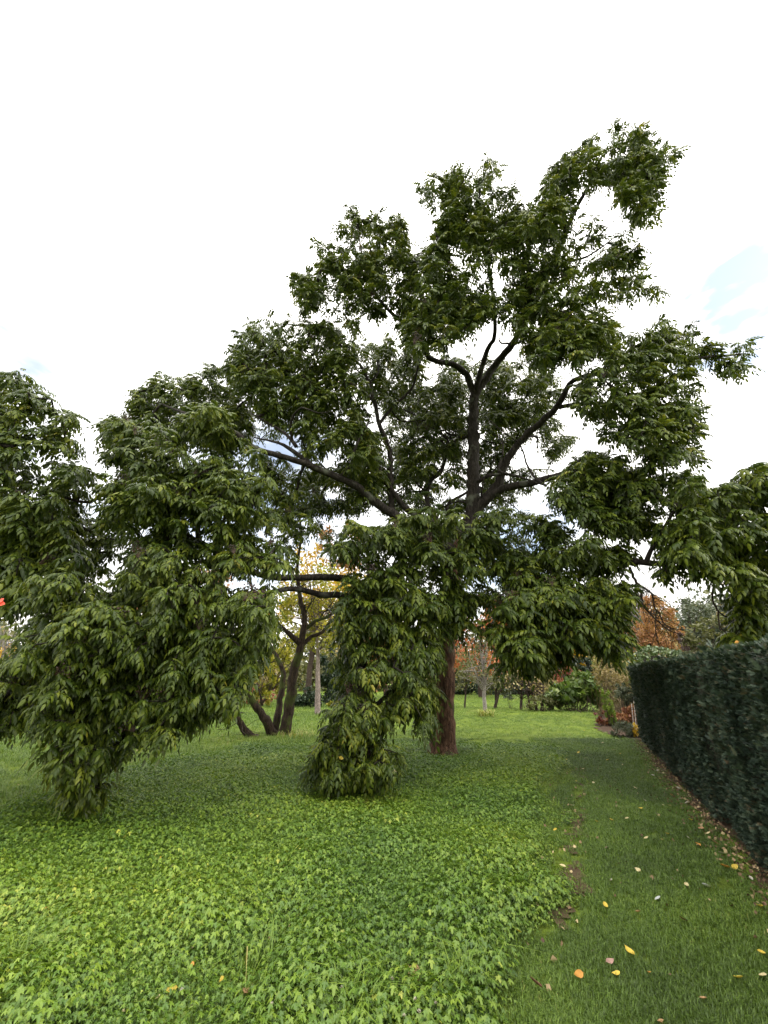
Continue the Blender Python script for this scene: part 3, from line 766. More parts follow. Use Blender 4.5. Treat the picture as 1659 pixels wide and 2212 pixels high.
mass('right_hang', [(1535, 1262), (1600, 1285), (1640, 1295), (1790, 1270), (1790, 1420), (1660, 1385), (1600, 1400), (1570, 1380), (1585, 1335)], 7.0, 1.0, 1)
mass('bridge', [(872, 560), (930, 520), (960, 560), (955, 690), (900, 730), (850, 715), (880, 640)], 7.4, .8, 1)
mass('gap_fill', [(1290, 1040), (1400, 1040), (1450, 1090), (1400, 1130), (1350, 1165), (1290, 1150)], 7.8, .8, 1)
mass('gap_fill_right', [(1418, 1120), (1500, 1120), (1530, 1200), (1520, 1270), (1450, 1262), (1410, 1240), (1440, 1200)], 7.0, .8, 1)
mass('mid_centre', [(770, 735), (830, 720), (905, 760), (905, 850), (865, 910), (800, 880), (765, 800)], 9.3, 1.0, 1, sp=.5)
mass('mid_centre_low', [(690, 860), (780, 870), (830, 960), (830, 1060), (760, 1090), (690, 1040), (650, 960)], 8.9, 1.0, 1)
mass('limb_veil', [(900, 780), (1000, 800), (1010, 900), (990, 1060), (880, 1090), (860, 960), (890, 860)], 9.9, .9, 1)
mass('limb_veil_right', [(1050, 800), (1160, 760), (1240, 830), (1180, 880), (1110, 960), (1060, 1000), (1045, 900)], 9.7, .9, 1)
mass('column_top', [(740, 1240), (860, 1225), (950, 1280), (960, 1400), (930, 1450), (850, 1440), (745, 1420), (728, 1340)], 7.2, .9, 1)
mass('back_low', [(640, 1150), (700, 1130), (1180, 1100), (1300, 1170), (1340, 1260), (1200, 1360), (1000, 1330), (800, 1250), (690, 1200)], 11.5, 2.0, .7, low=True)

def build_rosettes():
    rows = []
    for mi, m in enumerate(M):
        poly = np.asarray(m['poly'], float)
        c = poly.mean(0); dep0 = proj(at(c[0], c[1], m['Y'])[None])[0, 2]
        k = FPX / dep0
        if m['loose']:
            lo, hi = poly.min(0), poly.max(0)
            n = int(area(poly) / k ** 2 / .029 * m['loose'])
            got = 0; tries = 0
            while got < n and tries < 200:
                tries += 1
                x = rng.uniform(lo[0], hi[0], n); y = rng.uniform(lo[1], hi[1], n); Y = m['Y'] + rng.uniform(-.5, .5, n) * m['thick']
                # boughs: leaves gather round wandering centres, leaving small windows
                g = vnoise(x / k * 1.7 + mi * 7.3, y / k * 1.7 + Y * 1.3)
                ok = inside(poly, x, y) & (rng.random(n) < np.clip((g - .12) * 2.2, .06, 1))
                for a_, b_, c_ in zip(x[ok], y[ok], Y[ok]):
                    p = at(a_, b_, c_)
                    l1 = proj((p - np.array([0, 0, .16]))[None])[0]
                    if not inside(poly, l1[:1], l1[1:2])[0]: continue
                    d = unit(np.array([rng.normal(), rng.normal() - .3, rng.normal(.4, .7)]))
                    rows.append((*p, *d, mi)); got += 1
                    if got >= n: break
            continue
        nb = max(2, int(area(poly) / (m['sp'] * k) ** 2 * m['layers']))
        lo, hi = poly.min(0), poly.max(0)
        got = []
        cand = 0
        while len(got) < nb and cand < 60000:
            cand += 1
            x = rng.uniform(lo[0], hi[0]); y = rng.uniform(lo[1], hi[1])
            if not inside(poly, np.array([x]), np.array([y]))[0]: continue
            Y = m['Y'] + rng.uniform(-.5, .5) * m['thick']
            q = np.array([x, y, (Y - m['Y']) * k * .8])
            # a loose minimum distance keeps boughs apart
            if got and np.min(np.linalg.norm(np.array([g[0] for g in got]) - q, axis=1)) < m['sp'] * k * .52 and rng.random() < .9: continue
            got.append((q, Y))
        for q, Y in got:
            C = at(q[0], q[1], Y)
            n = int(m['nros'] * rng.uniform(.7, 1.3))
            R = m['R'] * rng.uniform(.7, 1.25)
            th = rng.uniform(0, 6.28, n); ph = np.arccos(rng.uniform(-.35, 1, n))
            rr = R * rng.uniform(.55, 1.05, n)
            d = np.stack([np.sin(ph) * np.cos(th), np.sin(ph) * np.sin(th), .8 * np.cos(ph)], 1)
            P = C + d * rr[:, None] + [0, 0, -.12]
            if m['elev'] < -.01: P[:, 2] = np.maximum(P[:, 2], .42)
            s = proj(P)
            lo_ = proj(P - np.array([0, 0, .22 * m['ls']])); hi_ = proj(P + np.array([0, 0, .04]))
            ok = inside(poly, s[:, 0], s[:, 1]) & (rng.random(n) < m['keep'])
            ok &= inside(poly, lo_[:, 0], lo_[:, 1]) & inside(poly, hi_[:, 0], hi_[:, 1])
            if R < .35: ok = inside(poly, s[:, 0], s[:, 1]) & inside(poly, lo_[:, 0], lo_[:, 1])
            for p, dd in zip(P[ok], d[ok]): rows.append((*p, *dd, mi))
    return np.array(rows)
ROS = build_rosettes()
print('rosettes', len(ROS))

def P3(pts): return np.array([at(x, y, Y) for x, y, Y in pts])
base = TRUNK.copy(); base[2] = 0
tree = thing('spreading_tree', 'large spreading tree with drooping feathery leaves reaching down to the grass', 'tree', tuple(base))
def limb(pts, r0, r1, step=.12, wob=.10, name='limb', mat=LIMB, sides=9, lump=.05, own=True, rad=None):
    P = P3(pts)
    R = np.asarray(rad, float) if rad is not None else np.linspace(r0, r1, len(P))
    q, r = smooth_line(P, R, step, wob)
    V, F = tube(q, r, sides, lump)
    if own:
        link(name, mesh_np(name, V - base, F, mat), tree)
    return q, r
nodes, nrad = [], []
def reg(q, r):
    nodes.append(q); nrad.append(r)
trunk_pts = [(957, 1642, 9.92), (957, 1615, 9.92), (957, 1560, 9.9), (962, 1400, 9.9), (970, 1300, 9.9), (985, 1220, 9.8), (1003, 1160, 9.7)]
q, r = limb(trunk_pts, 0, 0, .14, .05, 'trunk', BARK, 14, .035, rad=[.43, .30, .248, .222, .215, .21, .2]); reg(q[12:], r[12:])
for pts, r0, r1 in [
    ([(1001, 1166, 9.7), (1020, 1100, 9.6), (1022, 1000, 9.5), (1022, 900, 9.4), (1025, 850, 9.3)], .2, .125),
    ([(1025, 855, 9.3), (1008, 810, 9.1), (978, 788, 8.8), (926, 772, 8.4), (900, 720, 7.9), (862, 690, 7.7), (822, 650, 7.6), (790, 590, 7.5), (772, 490, 7.4)], .10, .02),
    ([(1025, 860, 9.3), (1036, 810, 9.0), (1053, 754, 8.6), (1069, 719, 8.2), (1060, 600, 7.4), (1040, 480, 7.0), (1035, 390, 6.8)], .09, .02),
    ([(1026, 855, 9.3), (1065, 794, 9.0), (1121, 722, 8.3), (1180, 600, 7.5), (1230, 480, 6.9), (1290, 380, 6.5), (1380, 330, 6.3)], .12, .025),
    ([(1180, 600, 7.5), (1217, 568, 7.3), (1269, 554, 7.1), (1330, 511, 6.9)], .05, .015),
    ([(1024, 1105, 9.6), (1055, 1070, 9.5), (1077, 1045, 9.4), (1092, 1000, 9.2), (1132, 945, 8.9), (1203, 879, 8.3), (1240, 822, 7.9), (1340, 800, 7.3), (1450, 780, 6.9), (1600, 765, 6.6)], .15, .02),
    ([(1203, 879, 8.3), (1278, 872, 7.7), (1380, 880, 7.2), (1450, 900, 7.0)], .06, .015),
    ([(1030, 1095, 9.6), (1089, 1056, 9.2), (1152, 1042, 8.7), (1226, 1025, 8.1), (1330, 1040, 7.5), (1430, 1080, 7.0), (1560, 1120, 6.6), (1700, 1110, 6.5)], .11, .02),
    ([(1022, 1045, 9.5), (1065, 1026, 9.0), (1113, 1028, 8.5), (1180, 1050, 8.0)], .05, .012),
    ([(985, 1225, 9.8), (1010, 1218, 9.6), (1040, 1190, 9.2), (1120, 1200, 8.6), (1230, 1215, 8.0), (1356, 1214, 7.5), (1423, 1218, 7.2), (1478, 1225, 6.9), (1600, 1180, 6.6)], .12, .03),
    ([(1396, 1217, 7.35), (1406, 1190, 7.3), (1440, 1130, 7.1), (1470, 1080, 6.9)], .05, .015),
    ([(990, 1200, 9.8), (950, 1170, 9.5), (900, 1140, 9.1), (835, 1103, 8.7), (803, 1080, 8.5), (767, 1048, 8.2), (732, 1032, 8.0), (684, 1012, 7.8), (629, 992, 7.5), (553, 969, 7.1), (500, 930, 7.0), (420, 900, 7.6), (340, 870, 8.6)], .14, .025),
    ([(684, 1012, 7.8), (625, 969, 7.7), (601, 957, 7.6), (549, 945, 7.5)], .06, .015),
    ([(640, 965, 7.7), (617, 937, 7.7), (577, 913, 7.7), (537, 889, 7.7)], .045, .015),
    ([(1000, 1165, 9.7), (935, 1130, 9.5), (883, 1103, 9.3), (851, 1064, 9.2), (827, 1032, 9.1), (815, 1008, 9.0)], .11, .03),
    ([(860, 1130, 9.3), (847, 1103, 9.3), (843, 1040, 9.2), (843, 984, 9.1), (831, 945, 9.0), (819, 917, 9.0), (807, 861, 8.8), (791, 814, 8.7), (779, 790, 8.6), (732, 742, 8.4), (684, 711, 8.2), (620, 700, 8.1)], .09, .02),
    ([(805, 865, 8.8), (791, 850, 8.8), (771, 822, 8.7), (724, 798, 8.5), (640, 790, 8.3)], .045, .012),
    ([(822, 912, 9.0), (851, 877, 9.0), (890, 838, 8.9), (903, 790, 8.6), (906, 760, 8.2)], .05, .02),
    ([(990, 1190, 9.9), (940, 1120, 10.1), (922, 1080, 10.3), (930, 1040, 10.4), (954, 1016, 10.5), (966, 961, 10.6), (962, 945, 10.6), (922, 917, 10.8), (890, 893, 11), (851, 877, 11.2)], .085, .02),
    ([(966, 961, 10.6), (985, 952, 10.2), (1015, 940, 9.6)], .03, .05),
    ([(1000, 1170, 9.9), (966, 1095, 10.6), (1013, 1060, 11.0), (1080, 1000, 11.6), (1130, 900, 12.0)], .06, .015),
    ([(967, 1335, 9.9), (900, 1310, 9.2), (840, 1285, 8.6), (795, 1270, 8.2), (764, 1255, 8.0), (732, 1249, 7.8), (702, 1247, 7.6), (639, 1247, 7.2), (560, 1240, 6.8), (430, 1170, 6.4), (300, 1100, 6.5), (231, 1069, 6.7), (178, 1085, 6.8), (60, 1040, 6.8)], .105, .02),
    ([(966, 1350, 9.9), (880, 1320, 9.0), (800, 1300, 8.4), (753, 1289, 8.1), (724, 1285, 7.9), (690, 1285, 7.7), (664, 1276, 7.5), (639, 1272, 7.3), (601, 1276, 7.0), (520, 1300, 6.4), (400, 1350, 5.8), (250, 1400, 5.5), (150, 1480, 5.4), (170, 1650, 5.3)], .088, .015),
    ([(968, 1320, 9.9), (900, 1325, 8.8), (830, 1350, 7.7), (790, 1420, 7.2), (765, 1520, 6.9), (758, 1610, 6.7), (775, 1690, 6.5)], .08, .018),
    ([(1000, 1180, 9.7), (1060, 1180, 9.0), (1150, 1230, 8.2), (1210, 1310, 7.8), (1260, 1380, 7.6)], .08, .015),
    ([(430, 1170, 6.4), (420, 1080, 6.2), (400, 980, 6.1)], .05, .015),
    ([(890, 893, 11), (900, 840, 11.4), (960, 800, 12)], .03, .012)]:
    q, r = limb(pts, r0, r1); reg(q, r)
def inner_branches():
    r = np.random.default_rng(15)
    N = np.concatenate(nodes); s_ = proj(N)
    c = np.where((s_[:, 0] > 600) & (s_[:, 0] < 1250) & (s_[:, 1] > 740) & (s_[:, 1] < 1120))[0]
    for k in range(34):
        p = N[r.choice(c)]; L = r.uniform(.9, 2.4)
        d = unit(np.array([r.normal(0, .8), r.normal(.2, .7), abs(r.normal(.6, .4))]))
        pts = [p]
        for j in range(6):
            d = unit(d + r.normal(0, .32, 3)); pts.append(pts[-1] + d * L / 6)
        q, rr = smooth_line(np.array(pts), np.linspace(r.uniform(.022, .04), .008, 7), .1, .15)
        link('branch', mesh_np('branch', *tube(q - base, rr, 6, .05), LIMB), tree); reg(q, rr)
inner_branches()
# two bare dead twig ends that hang out of the leaves
def bare_end(pts, r0, seed, kids):
    rr = np.random.default_rng(seed)
    P = P3(pts); q, r = smooth_line(P, np.linspace(r0, .006, len(P)), .06, .3)
    B = Bag(); B.add(*tube(q, r, 5))
    for k in range(kids):
        i = rr.integers(len(q) // 4, len(q)); d = unit(np.array([rr.uniform(-.4, 1), rr.uniform(-.6, .6), rr.uniform(-.9, .3)])); L = rr.uniform(.15, .5)
        t = np.linspace(0, 1, 5)[:, None]
        w = q[i] + d * L * t + rr.normal(0, .02, (5, 3)) * t + np.array([0, 0, -.12]) * t * t
        B.add(*tube(w, np.linspace(.007, .003, 5), 4))
    link('dead_twig', B.mesh('dead_twig', TWIG, base), tree)
bare_end([(1360, 1225, 7.5), (1374, 1260, 7.4), (1385, 1281, 7.4), (1389, 1307, 7.4), (1409, 1330, 7.3), (1427, 1347, 7.3), (1445, 1361, 7.3), (1478, 1374, 7.2)], .028, 1, 16)
bare_end([(1374, 1258, 7.4), (1407, 1283, 7.3), (1412, 1307, 7.3), (1423, 1325, 7.3), (1440, 1352, 7.2), (1470, 1360, 7.2)], .022, 2, 18)
bare_end([(1418, 1320, 7.3), (1416, 1350, 7.3), (1419, 1382, 7.3)], .014, 4, 12)
bare_end([(1541, 1235, 6.9), (1541, 1269, 6.9), (1539, 1296, 6.9), (1554, 1323, 6.8), (1579, 1339, 6.8), (1588, 1356, 6.8)], .022, 3, 7)
bare_end([(1552, 1320, 6.8), (1554, 1350, 6.8), (1568, 1367, 6.8), (1580, 1380, 6.8)], .014, 5, 5)

# twigs: every rosette is tied to the nearest wood already grown
def grow_twigs():
    N = np.concatenate(nodes); NR = np.concatenate(nrad)
    P = ROS[:, :3]; n = len(P)
    src = N.copy(); srcid = -1 - np.arange(len(N))
    best = np.full(n, 1e9); par = np.zeros((n, 3)); pid = np.zeros(n, int)
    for a in range(0, len(N), 400):
        d = np.linalg.norm(P[:, None] - N[None, a:a + 400], axis=2)
        j = d.argmin(1); m = d.min(1); u = m < best
        best[u] = m[u]; par[u] = N[a + j[u]]; pid[u] = -1
    done = np.zeros(n, bool); parent = np.full(n, -1); order = []
    for _ in range(n):
        i = int(np.where(done, 1e9, best).argmin())
        done[i] = True; parent[i] = pid[i]; order.append(i)
        d = np.linalg.norm(P - P[i], axis=1) * 1.02
        u = (d < best) & ~done
        best[u] = d[u]; par[u] = P[i]; pid[u] = i
    cnt = np.ones(n)
    for i in reversed(order):
        if parent[i] >= 0: cnt[parent[i]] += cnt[i]
    B = Bag()
    ax = np.zeros((n, 3))
    for i in range(n):
        a, b = par[i], P[i]
        d = b - a; L = np.linalg.norm(d)
        ax[i] = d / (L + 1e-6)
        t = np.linspace(0, 1, 4)[:, None]
        c = a + d * t + np.array([0, 0, .10 * L]) * (t * (1 - t)) * 4 * .5 + rng.normal(0, .03 * L, (4, 3)) * (t * (1 - t)) * 4
        r1 = .0045 * math.sqrt(cnt[i]) + .002; r1 = min(r1, .035)
        B.add(*tube(c, np.linspace(r1 * 1.15, r1 * .8, 4), 4 if r1 < .012 else 5))
    o = link('twigs', B.mesh('twigs', LIMB, base), tree); o['kind'] = 'stuff'
    return ax
AX = grow_twigs()

def crown():
    inst = []
    for i, row in enumerate(ROS):
        p = row[:3]; out_ = row[3:6]; m = M[int(row[6])]
        nl = rng.integers(6, 9) if not m['low'] else 6
        a0 = rng.uniform(0, 6.28); ti = rng.normal(0, .09) + (.28 if rng.random() < .006 else 0)
        shoot = unit(out_ * .6 + AX[i] * .5 + np.array([0, 0, .35]))
        for k in range(nl):
            az = a0 + k * 2.4 + rng.normal(0, .25)
            el = m['elev'] + .55 * (k / nl - .4) + rng.normal(0, .22)
            o = p + shoot * (.13 * k / nl - .05) * m['ls']
            inst.append((*o, az, el, rng.normal(0, .25), rng.uniform(.68, 1.2) * m['ls'], rng.integers(0, NV), m['low'], ti + rng.normal(0, .07)))
    I = np.array(inst)
    az, el, ro = I[:, 3], I[:, 4], I[:, 5]
    ca, sa, ce, se, cr_, sr = np.cos(az), np.sin(az), np.cos(el), np.sin(el), np.cos(ro), np.sin(ro)
    Rz = np.zeros((len(I), 3, 3)); Ry = Rz.copy(); Rx = Rz.copy()
    Rz[:, 0, 0] = ca; Rz[:, 0, 1] = -sa; Rz[:, 1, 0] = sa; Rz[:, 1, 1] = ca; Rz[:, 2, 2] = 1
    Ry[:, 0, 0] = ce; Ry[:, 0, 2] = -se; Ry[:, 2, 0] = se; Ry[:, 2, 2] = ce; Ry[:, 1, 1] = 1
    Rx[:, 0, 0] = 1; Rx[:, 1, 1] = cr_; Rx[:, 1, 2] = -sr; Rx[:, 2, 1] = sr; Rx[:, 2, 2] = cr_
    R = Rz @ Ry @ Rx
    Rs = R * I[:, 6][:, None, None]
    # the 300 leaves that show largest become single parts
    s = proj(I[:, :3] + R[:, :, 0] * .15)
    vis = (s[:, 0] > 5) & (s[:, 0] < W - 5) & (s[:, 1] > 0) & (s[:, 1] < H) & (I[:, 8] == 0)
    cell = (s[:, 0] // 26).astype(int) * 1000 + (s[:, 1] // 26).astype(int)
    order = np.argsort(s[:, 2]); seen = set(); single = []
    for i in order:
        if not vis[i] or cell[i] in seen: continue
        seen.add(cell[i]); single.append(i)
        if len(single) == 300: break
    single = np.array(single)
    lm = [mesh_np('leaf', v, f, LEAF, t) for v, f, t in VAR]
    for i in single:
        mtx = Matrix.Identity(4)
        for a in range(3):
            for b in range(3): mtx[a][b] = Rs[i, a, b]
        o = bpy.data.objects.new('leaf', lm[int(I[i, 7])])
        COL.objects.link(o); o.parent = tree
        mtx.translation = Vector(I[i, :3] - base)
        o.matrix_local = mtx
    rest = np.ones(len(I), bool); rest[single] = False
    protos = [mesh_np('leaf_spray', v, f, LEAF_I, t) for v, f, t in VAR + VARLOW]
    cc = proto_collection('leaf_spray', protos)
    sel = np.where(rest)[0]
    Q = R[sel]
    rot = np.stack([np.arctan2(Q[:, 2, 1], Q[:, 2, 2]), -np.arcsin(np.clip(Q[:, 2, 0], -1, 1)), np.arctan2(Q[:, 1, 0], Q[:, 0, 0])], 1)
    idx = (I[sel, 7] + NV * I[sel, 8]).astype(int)
    scatter('crown', I[sel, :3] - base, rot, I[sel, 6], idx, .5 + I[sel, 9], cc, parent=tree)
crown()

def fruits():
    """dark berry clusters standing among the upper leaves"""
    meshes = []
    for v in range(4):
        r = np.random.default_rng(900 + v); B = Bag()
        for k in range(26):
            a = r.uniform(0, 6.28); q = np.array([math.cos(a) * .085, math.sin(a) * .085, 0]) * math.sqrt(r.random()); q[2] = r.uniform(.02, .08)
            s = r.uniform(.008, .012)
            V = q + np.array([[1, 0, 0], [-1, 0, 0], [0, 1, 0], [0, -1, 0], [0, 0, 1], [0, 0, -1]]) * s
            F = [[0, 2, 4], [2, 1, 4], [1, 3, 4], [3, 0, 4], [2, 0, 5], [1, 2, 5], [3, 1, 5], [0, 3, 5]]
            B.add(V, F, r.uniform(0, 1))
            w = .0015
            B.add([[w, 0, -.06], [-w, w, -.06], [0, -w, -.06], q], [[0, 1, 3], [1, 2, 3], [2, 0, 3]], .9)
        meshes.append(B.mesh('fruit_cluster', FRUIT))
    cand = [i for i in range(len(ROS)) if ROS[i, 5] > .15 and not M[int(ROS[i, 6])]['low']]
    random.shuffle(cand)
    for i in cand[:230]:
        p = ROS[i, :3] + np.array([rng.normal(0, .03), -.06, rng.uniform(.03, .13)]) - base
        o = link('fruit_cluster', meshes[i % 4], tree, tuple(p), (rng.normal(0, .4), rng.normal(0, .4), rng.uniform(0, 6.28)), float(rng.uniform(.9, 1.6)))
fruits()

# ------------------------------------------------------------------ trees, shrubs and hedges beyond
def card_leaves(P, size, r, tint, flat=.0, elong=2.0):
    """folded leaf blades at the points P: two triangles either side of the midrib"""
    n = len(P)
    d = r.normal(0, 1, (n, 3)); d[:, 2] = d[:, 2] * (1 - flat) - .5; d = unit(d)
    u = unit(np.cross(d, r.normal(0, 1, (n, 3)))); w = np.cross(d, u)
    L = (size * r.uniform(.6, 1.3, n))[:, None]
    b = P - d * L / 2; t = P + d * L / 2; m = P + w * L * .10
    V = np.stack([b, m + u * L / elong / 1.3, t, m - u * L / elong / 1.3], 1).reshape(-1, 3)
    i = np.arange(n)[:, None] * 4
    F = np.concatenate([i + [0, 1, 2], i + [0, 2, 3]], 0)
    return V, F, np.concatenate([tint, tint])
def blob_points(E, n, r, lumps=26, hollow=.25, lump_r=.34):
    """points in lumpy ellipsoids E = [(centre, radii)]"""
    vol = np.array([np.prod(e[1]) ** (2 / 3) for e in E]); vol /= vol.sum()
    out_, sh = [], []
    for (c, rad), w in zip(E, vol):
        k = max(4, int(lumps * w * len(E) ** .5)); c = np.asarray(c); rad = np.asarray(rad)
        d = unit(r.normal(0, 1, (k, 3))); q = d * r.uniform(hollow, .92, k)[:, None] ** .6
        lc = c + q * rad; lt = r.normal(0, .10, k)
        m = int(n * w)
        j = r.integers(0, k, m)
        d2 = unit(r.normal(0, 1, (m, 3))) * (r.uniform(.15, 1, m)[:, None] ** .5)
        out_.append(lc[j] + d2 * rad * lump_r * r.uniform(.7, 1.2, m)[:, None]); sh.append(lt[j])
    return np.concatenate(out_), np.concatenate(sh)
def branch_set(B, p0, tips, r0, r, sides=4, sag=.1, steps=7):
    for t in tips:
        d = t - p0; L = np.linalg.norm(d); s = np.linspace(0, 1, steps)[:, None]
        bow = r.normal(0, .10 * L, 3) + np.array([0, 0, sag * L])
        c = p0 + d * s + bow * (s * (1 - s)) * 2 + r.normal(0, .012 * L, (steps, 3)) * (s > 0)
        B.add(*tube(c, np.linspace(r0, r0 * .22, steps), sides))
def leafmat(name, a, b, c, transl=.2, rough=.55, noise=.35, ns=1.2):
    return ramp_mat(name, [(0.1, a), (0.5, b), (0.9, c)], rough=rough, transl=transl, noise=noise, nscale=ns, spec=.3)
L_GOLD = leafmat('gold_leaf', (.26, .15, .02), (.46, .29, .03), (.58, .42, .06), .35)
L_YGREEN = leafmat('yellow_green_leaf', (.11, .12, .02), (.26, .25, .035), (.45, .38, .05), .35)
L_ORANGE = leafmat('orange_leaf', (.20, .09, .045), (.33, .165, .075), (.42, .26, .11), .25)
L_RED = leafmat('red_orange_leaf', (.26, .07, .04), (.42, .14, .07), (.52, .24, .10), .3)
L_DARK = leafmat('dark_evergreen_leaf', (.008, .018, .010), (.020, .038, .018), (.045, .070, .028), .08, .45)
L_OLIVE = leafmat('olive_leaf', (.06, .065, .025), (.12, .125, .05), (.20, .19, .08), .2)
L_GREYGREEN = leafmat('grey_green_leaf', (.045, .06, .04), (.095, .115, .075), (.17, .18, .12), .15)
L_BROAD = leafmat('broad_leaf', (.03, .06, .015), (.09, .14, .035), (.22, .26, .08), .25, .4)
L_FRESH = leafmat('fresh_leaf', (.06, .11, .02), (.15, .22, .03), (.28, .33, .06), .25)
L_TAN = leafmat('dry_leaf', (.16, .11, .05), (.30, .23, .11), (.45, .38, .20), .25)
L_RUSSET = leafmat('russet_leaf', (.12, .03, .025), (.24, .07, .05), (.36, .17, .09), .25)
L_MAROON = leafmat('maroon_leaf', (.05, .012, .012), (.13, .022, .02), (.22, .05, .03), .2)
L_RUST = leafmat('rust_leaf', (.14, .05, .03), (.28, .12, .06), (.45, .26, .12), .2)
L_IVY = leafmat('ivy_leaf', (.05, .08, .035), (.13, .18, .08), (.28, .31, .18), .1, .35)
L_PURPLE = leafmat('purple_leaf', (.06, .03, .04), (.13, .08, .09), (.28, .20, .14), .2)

def ell(Y, *es):
    o = []
    for e in es:
        cx, cy, rx, ry = e[:4]; Y2 = Y + (e[4] if len(e) > 4 else 0)
        c = at(cx, cy, Y2); k = FPX / proj(c[None])[0, 2]
        o.append((c, np.array([rx / k, max(rx, ry) / k * .8, ry / k])))
    return o
def plant(name, label, cat, basepx, Y, E, mat, n, size, seed, trunk=None, bark=TWIG, stems=1, spread=.2, nbr=24, brr=.02, wob=.02, i0=3, part='crown', group=None, lumps=26, elong=2.0, trunkname='trunk', hollow=.25, lump_r=.34, flat=0.0):
    """a tree or shrub: stems from the ground into its crown, limbs, and a crown of single leaves"""
    r = np.random.default_rng(seed)
    b = ground_at(*basepx) if Y is None else np.array([at(basepx[0], basepx[1], Y)[0], Y, 0.0])
    root = thing(name, label, cat, tuple(b), group)
    cen = np.mean([e[0] for e in E], 0)
    if trunk:
        top = np.array([cen[0], cen[1], E[0][0][2] if len(E) == 1 else np.median([e[0][2] for e in E])])
        for k in range(stems):
            B = Bag()
            f = b + np.array([r.normal(0, spread * .3), r.normal(0, spread * .3), -.05]) * (k > 0 or stems > 1)
            t = top + np.array([r.normal(0, 1), r.normal(0, 1), 0]) * (E[0][1][0] * (.5 if stems > 1 else .1))
            s = np.linspace(0, 1, 9)[:, None]
            c = f + (t - f) * s + r.normal(0, wob, (9, 3)) * (s > 0) * np.linalg.norm(t - f) * .6 + (np.array([t[0] - f[0], t[1] - f[1], 0]) * -.25) * (s * (1 - s) * 2)
            B.add(*tube(c, trunk * np.linspace(1.15, .35, 9), 8, .04))
            for q in range(max(3, nbr // stems)):
                e = E[r.integers(len(E))]; tip = e[0] + unit(r.normal(0, 1, 3)) * e[1] * r.uniform(.5, 1)
                i = r.integers(i0, 8)
                branch_set(B, c[i], [tip], trunk * .3, r)
            link(trunkname, B.mesh(trunkname, bark, b), root)
    elif nbr:
        B = Bag()
        for q in range(nbr):
            e = E[r.integers(len(E))]; tip = e[0] + unit(r.normal(0, 1, 3)) * e[1] * r.uniform(.4, .95)
            f = np.array([b[0] + (tip[0] - b[0]) * .35, b[1] + r.normal(0, spread), -.03])
            branch_set(B, f, [tip], brr, r, 4, -.05)
        link('stems', B.mesh('stems', bark, b), root)
    if n:
        P, lt = blob_points(E, n, r, lumps, hollow, lump_r)
        P[:, 2] = np.maximum(P[:, 2], .02)
        tint = .5 + lt + r.normal(0, .13, len(P))
        V, F, T = card_leaves(P, size, r, tint, flat, elong)
        o = link(part, mesh_np(part, V - b, F, mat, T), root); o['kind'] = 'stuff'
    return root

# far wood that closes the view all round
def treeline():
    r = np.random.default_rng(77)
    groups = {}
    mats = [L_DARK, L_OLIVE, L_GREYGREEN, L_OLIVE, L_TAN]
    Vs, Fs, Ts = {}, {}, {}
    for k in range(150):
        a = r.uniform(-1.35, 1.35); d = r.uniform(50, 78)
        x, y = d * math.sin(a), d * math.cos(a); h = r.uniform(6.0, 10.5) * (1.25 if a > .25 else .9); w = r.uniform(2.2, 4.2)
        P, lt = blob_points([((x, y, h * .55), (w, w, h * .5)), ((x, y, h * .25), (w * 1.1, w, h * .28))], 900, r, 22, .3)
        P[:, 2] = np.maximum(P[:, 2], .05)
        m = int(r.integers(0, 5))
        V, F, T = card_leaves(P, .45, r, .5 + lt + r.normal(0, .12, len(P)), 0, 1.8)
        Vs.setdefault(m, []).append((V, F, T))
        # trunk of each far tree
        B = Bag(); B.add(*tube(np.array([[x, y, -.1], [x + .1, y, h * .35], [x, y, h * .7]]), np.array([.22, .17, .08]), 5))
        groups.setdefault('w', []).append((B.V[0], B.F[0]))
    me = None
    V, F, T, mi, off = [], [], [], [], 0
    for m, lst in Vs.items():
        for v, f, t in lst:
            V.append(v); F.append(f + off); T.append(t); mi.append(np.full(len(f), m)); off += len(v)
    me = mesh_np('far_wood', np.concatenate(V), np.concatenate(F), None, np.concatenate(T))
    for m in mats: me.materials.append(m)
    me.polygons.foreach_set('material_index', np.concatenate(mi).astype(np.int32))
    o = link('far_wood', me); o['kind'] = 'stuff'
    Bw = Bag()
    for v, f in groups['w']: Bw.add(v, f)
    o2 = link('far_wood_trunks', Bw.mesh('far_wood_trunks', DARKBARK)); o2['kind'] = 'stuff'
    print('far wood', len(me.polygons))
treeline()

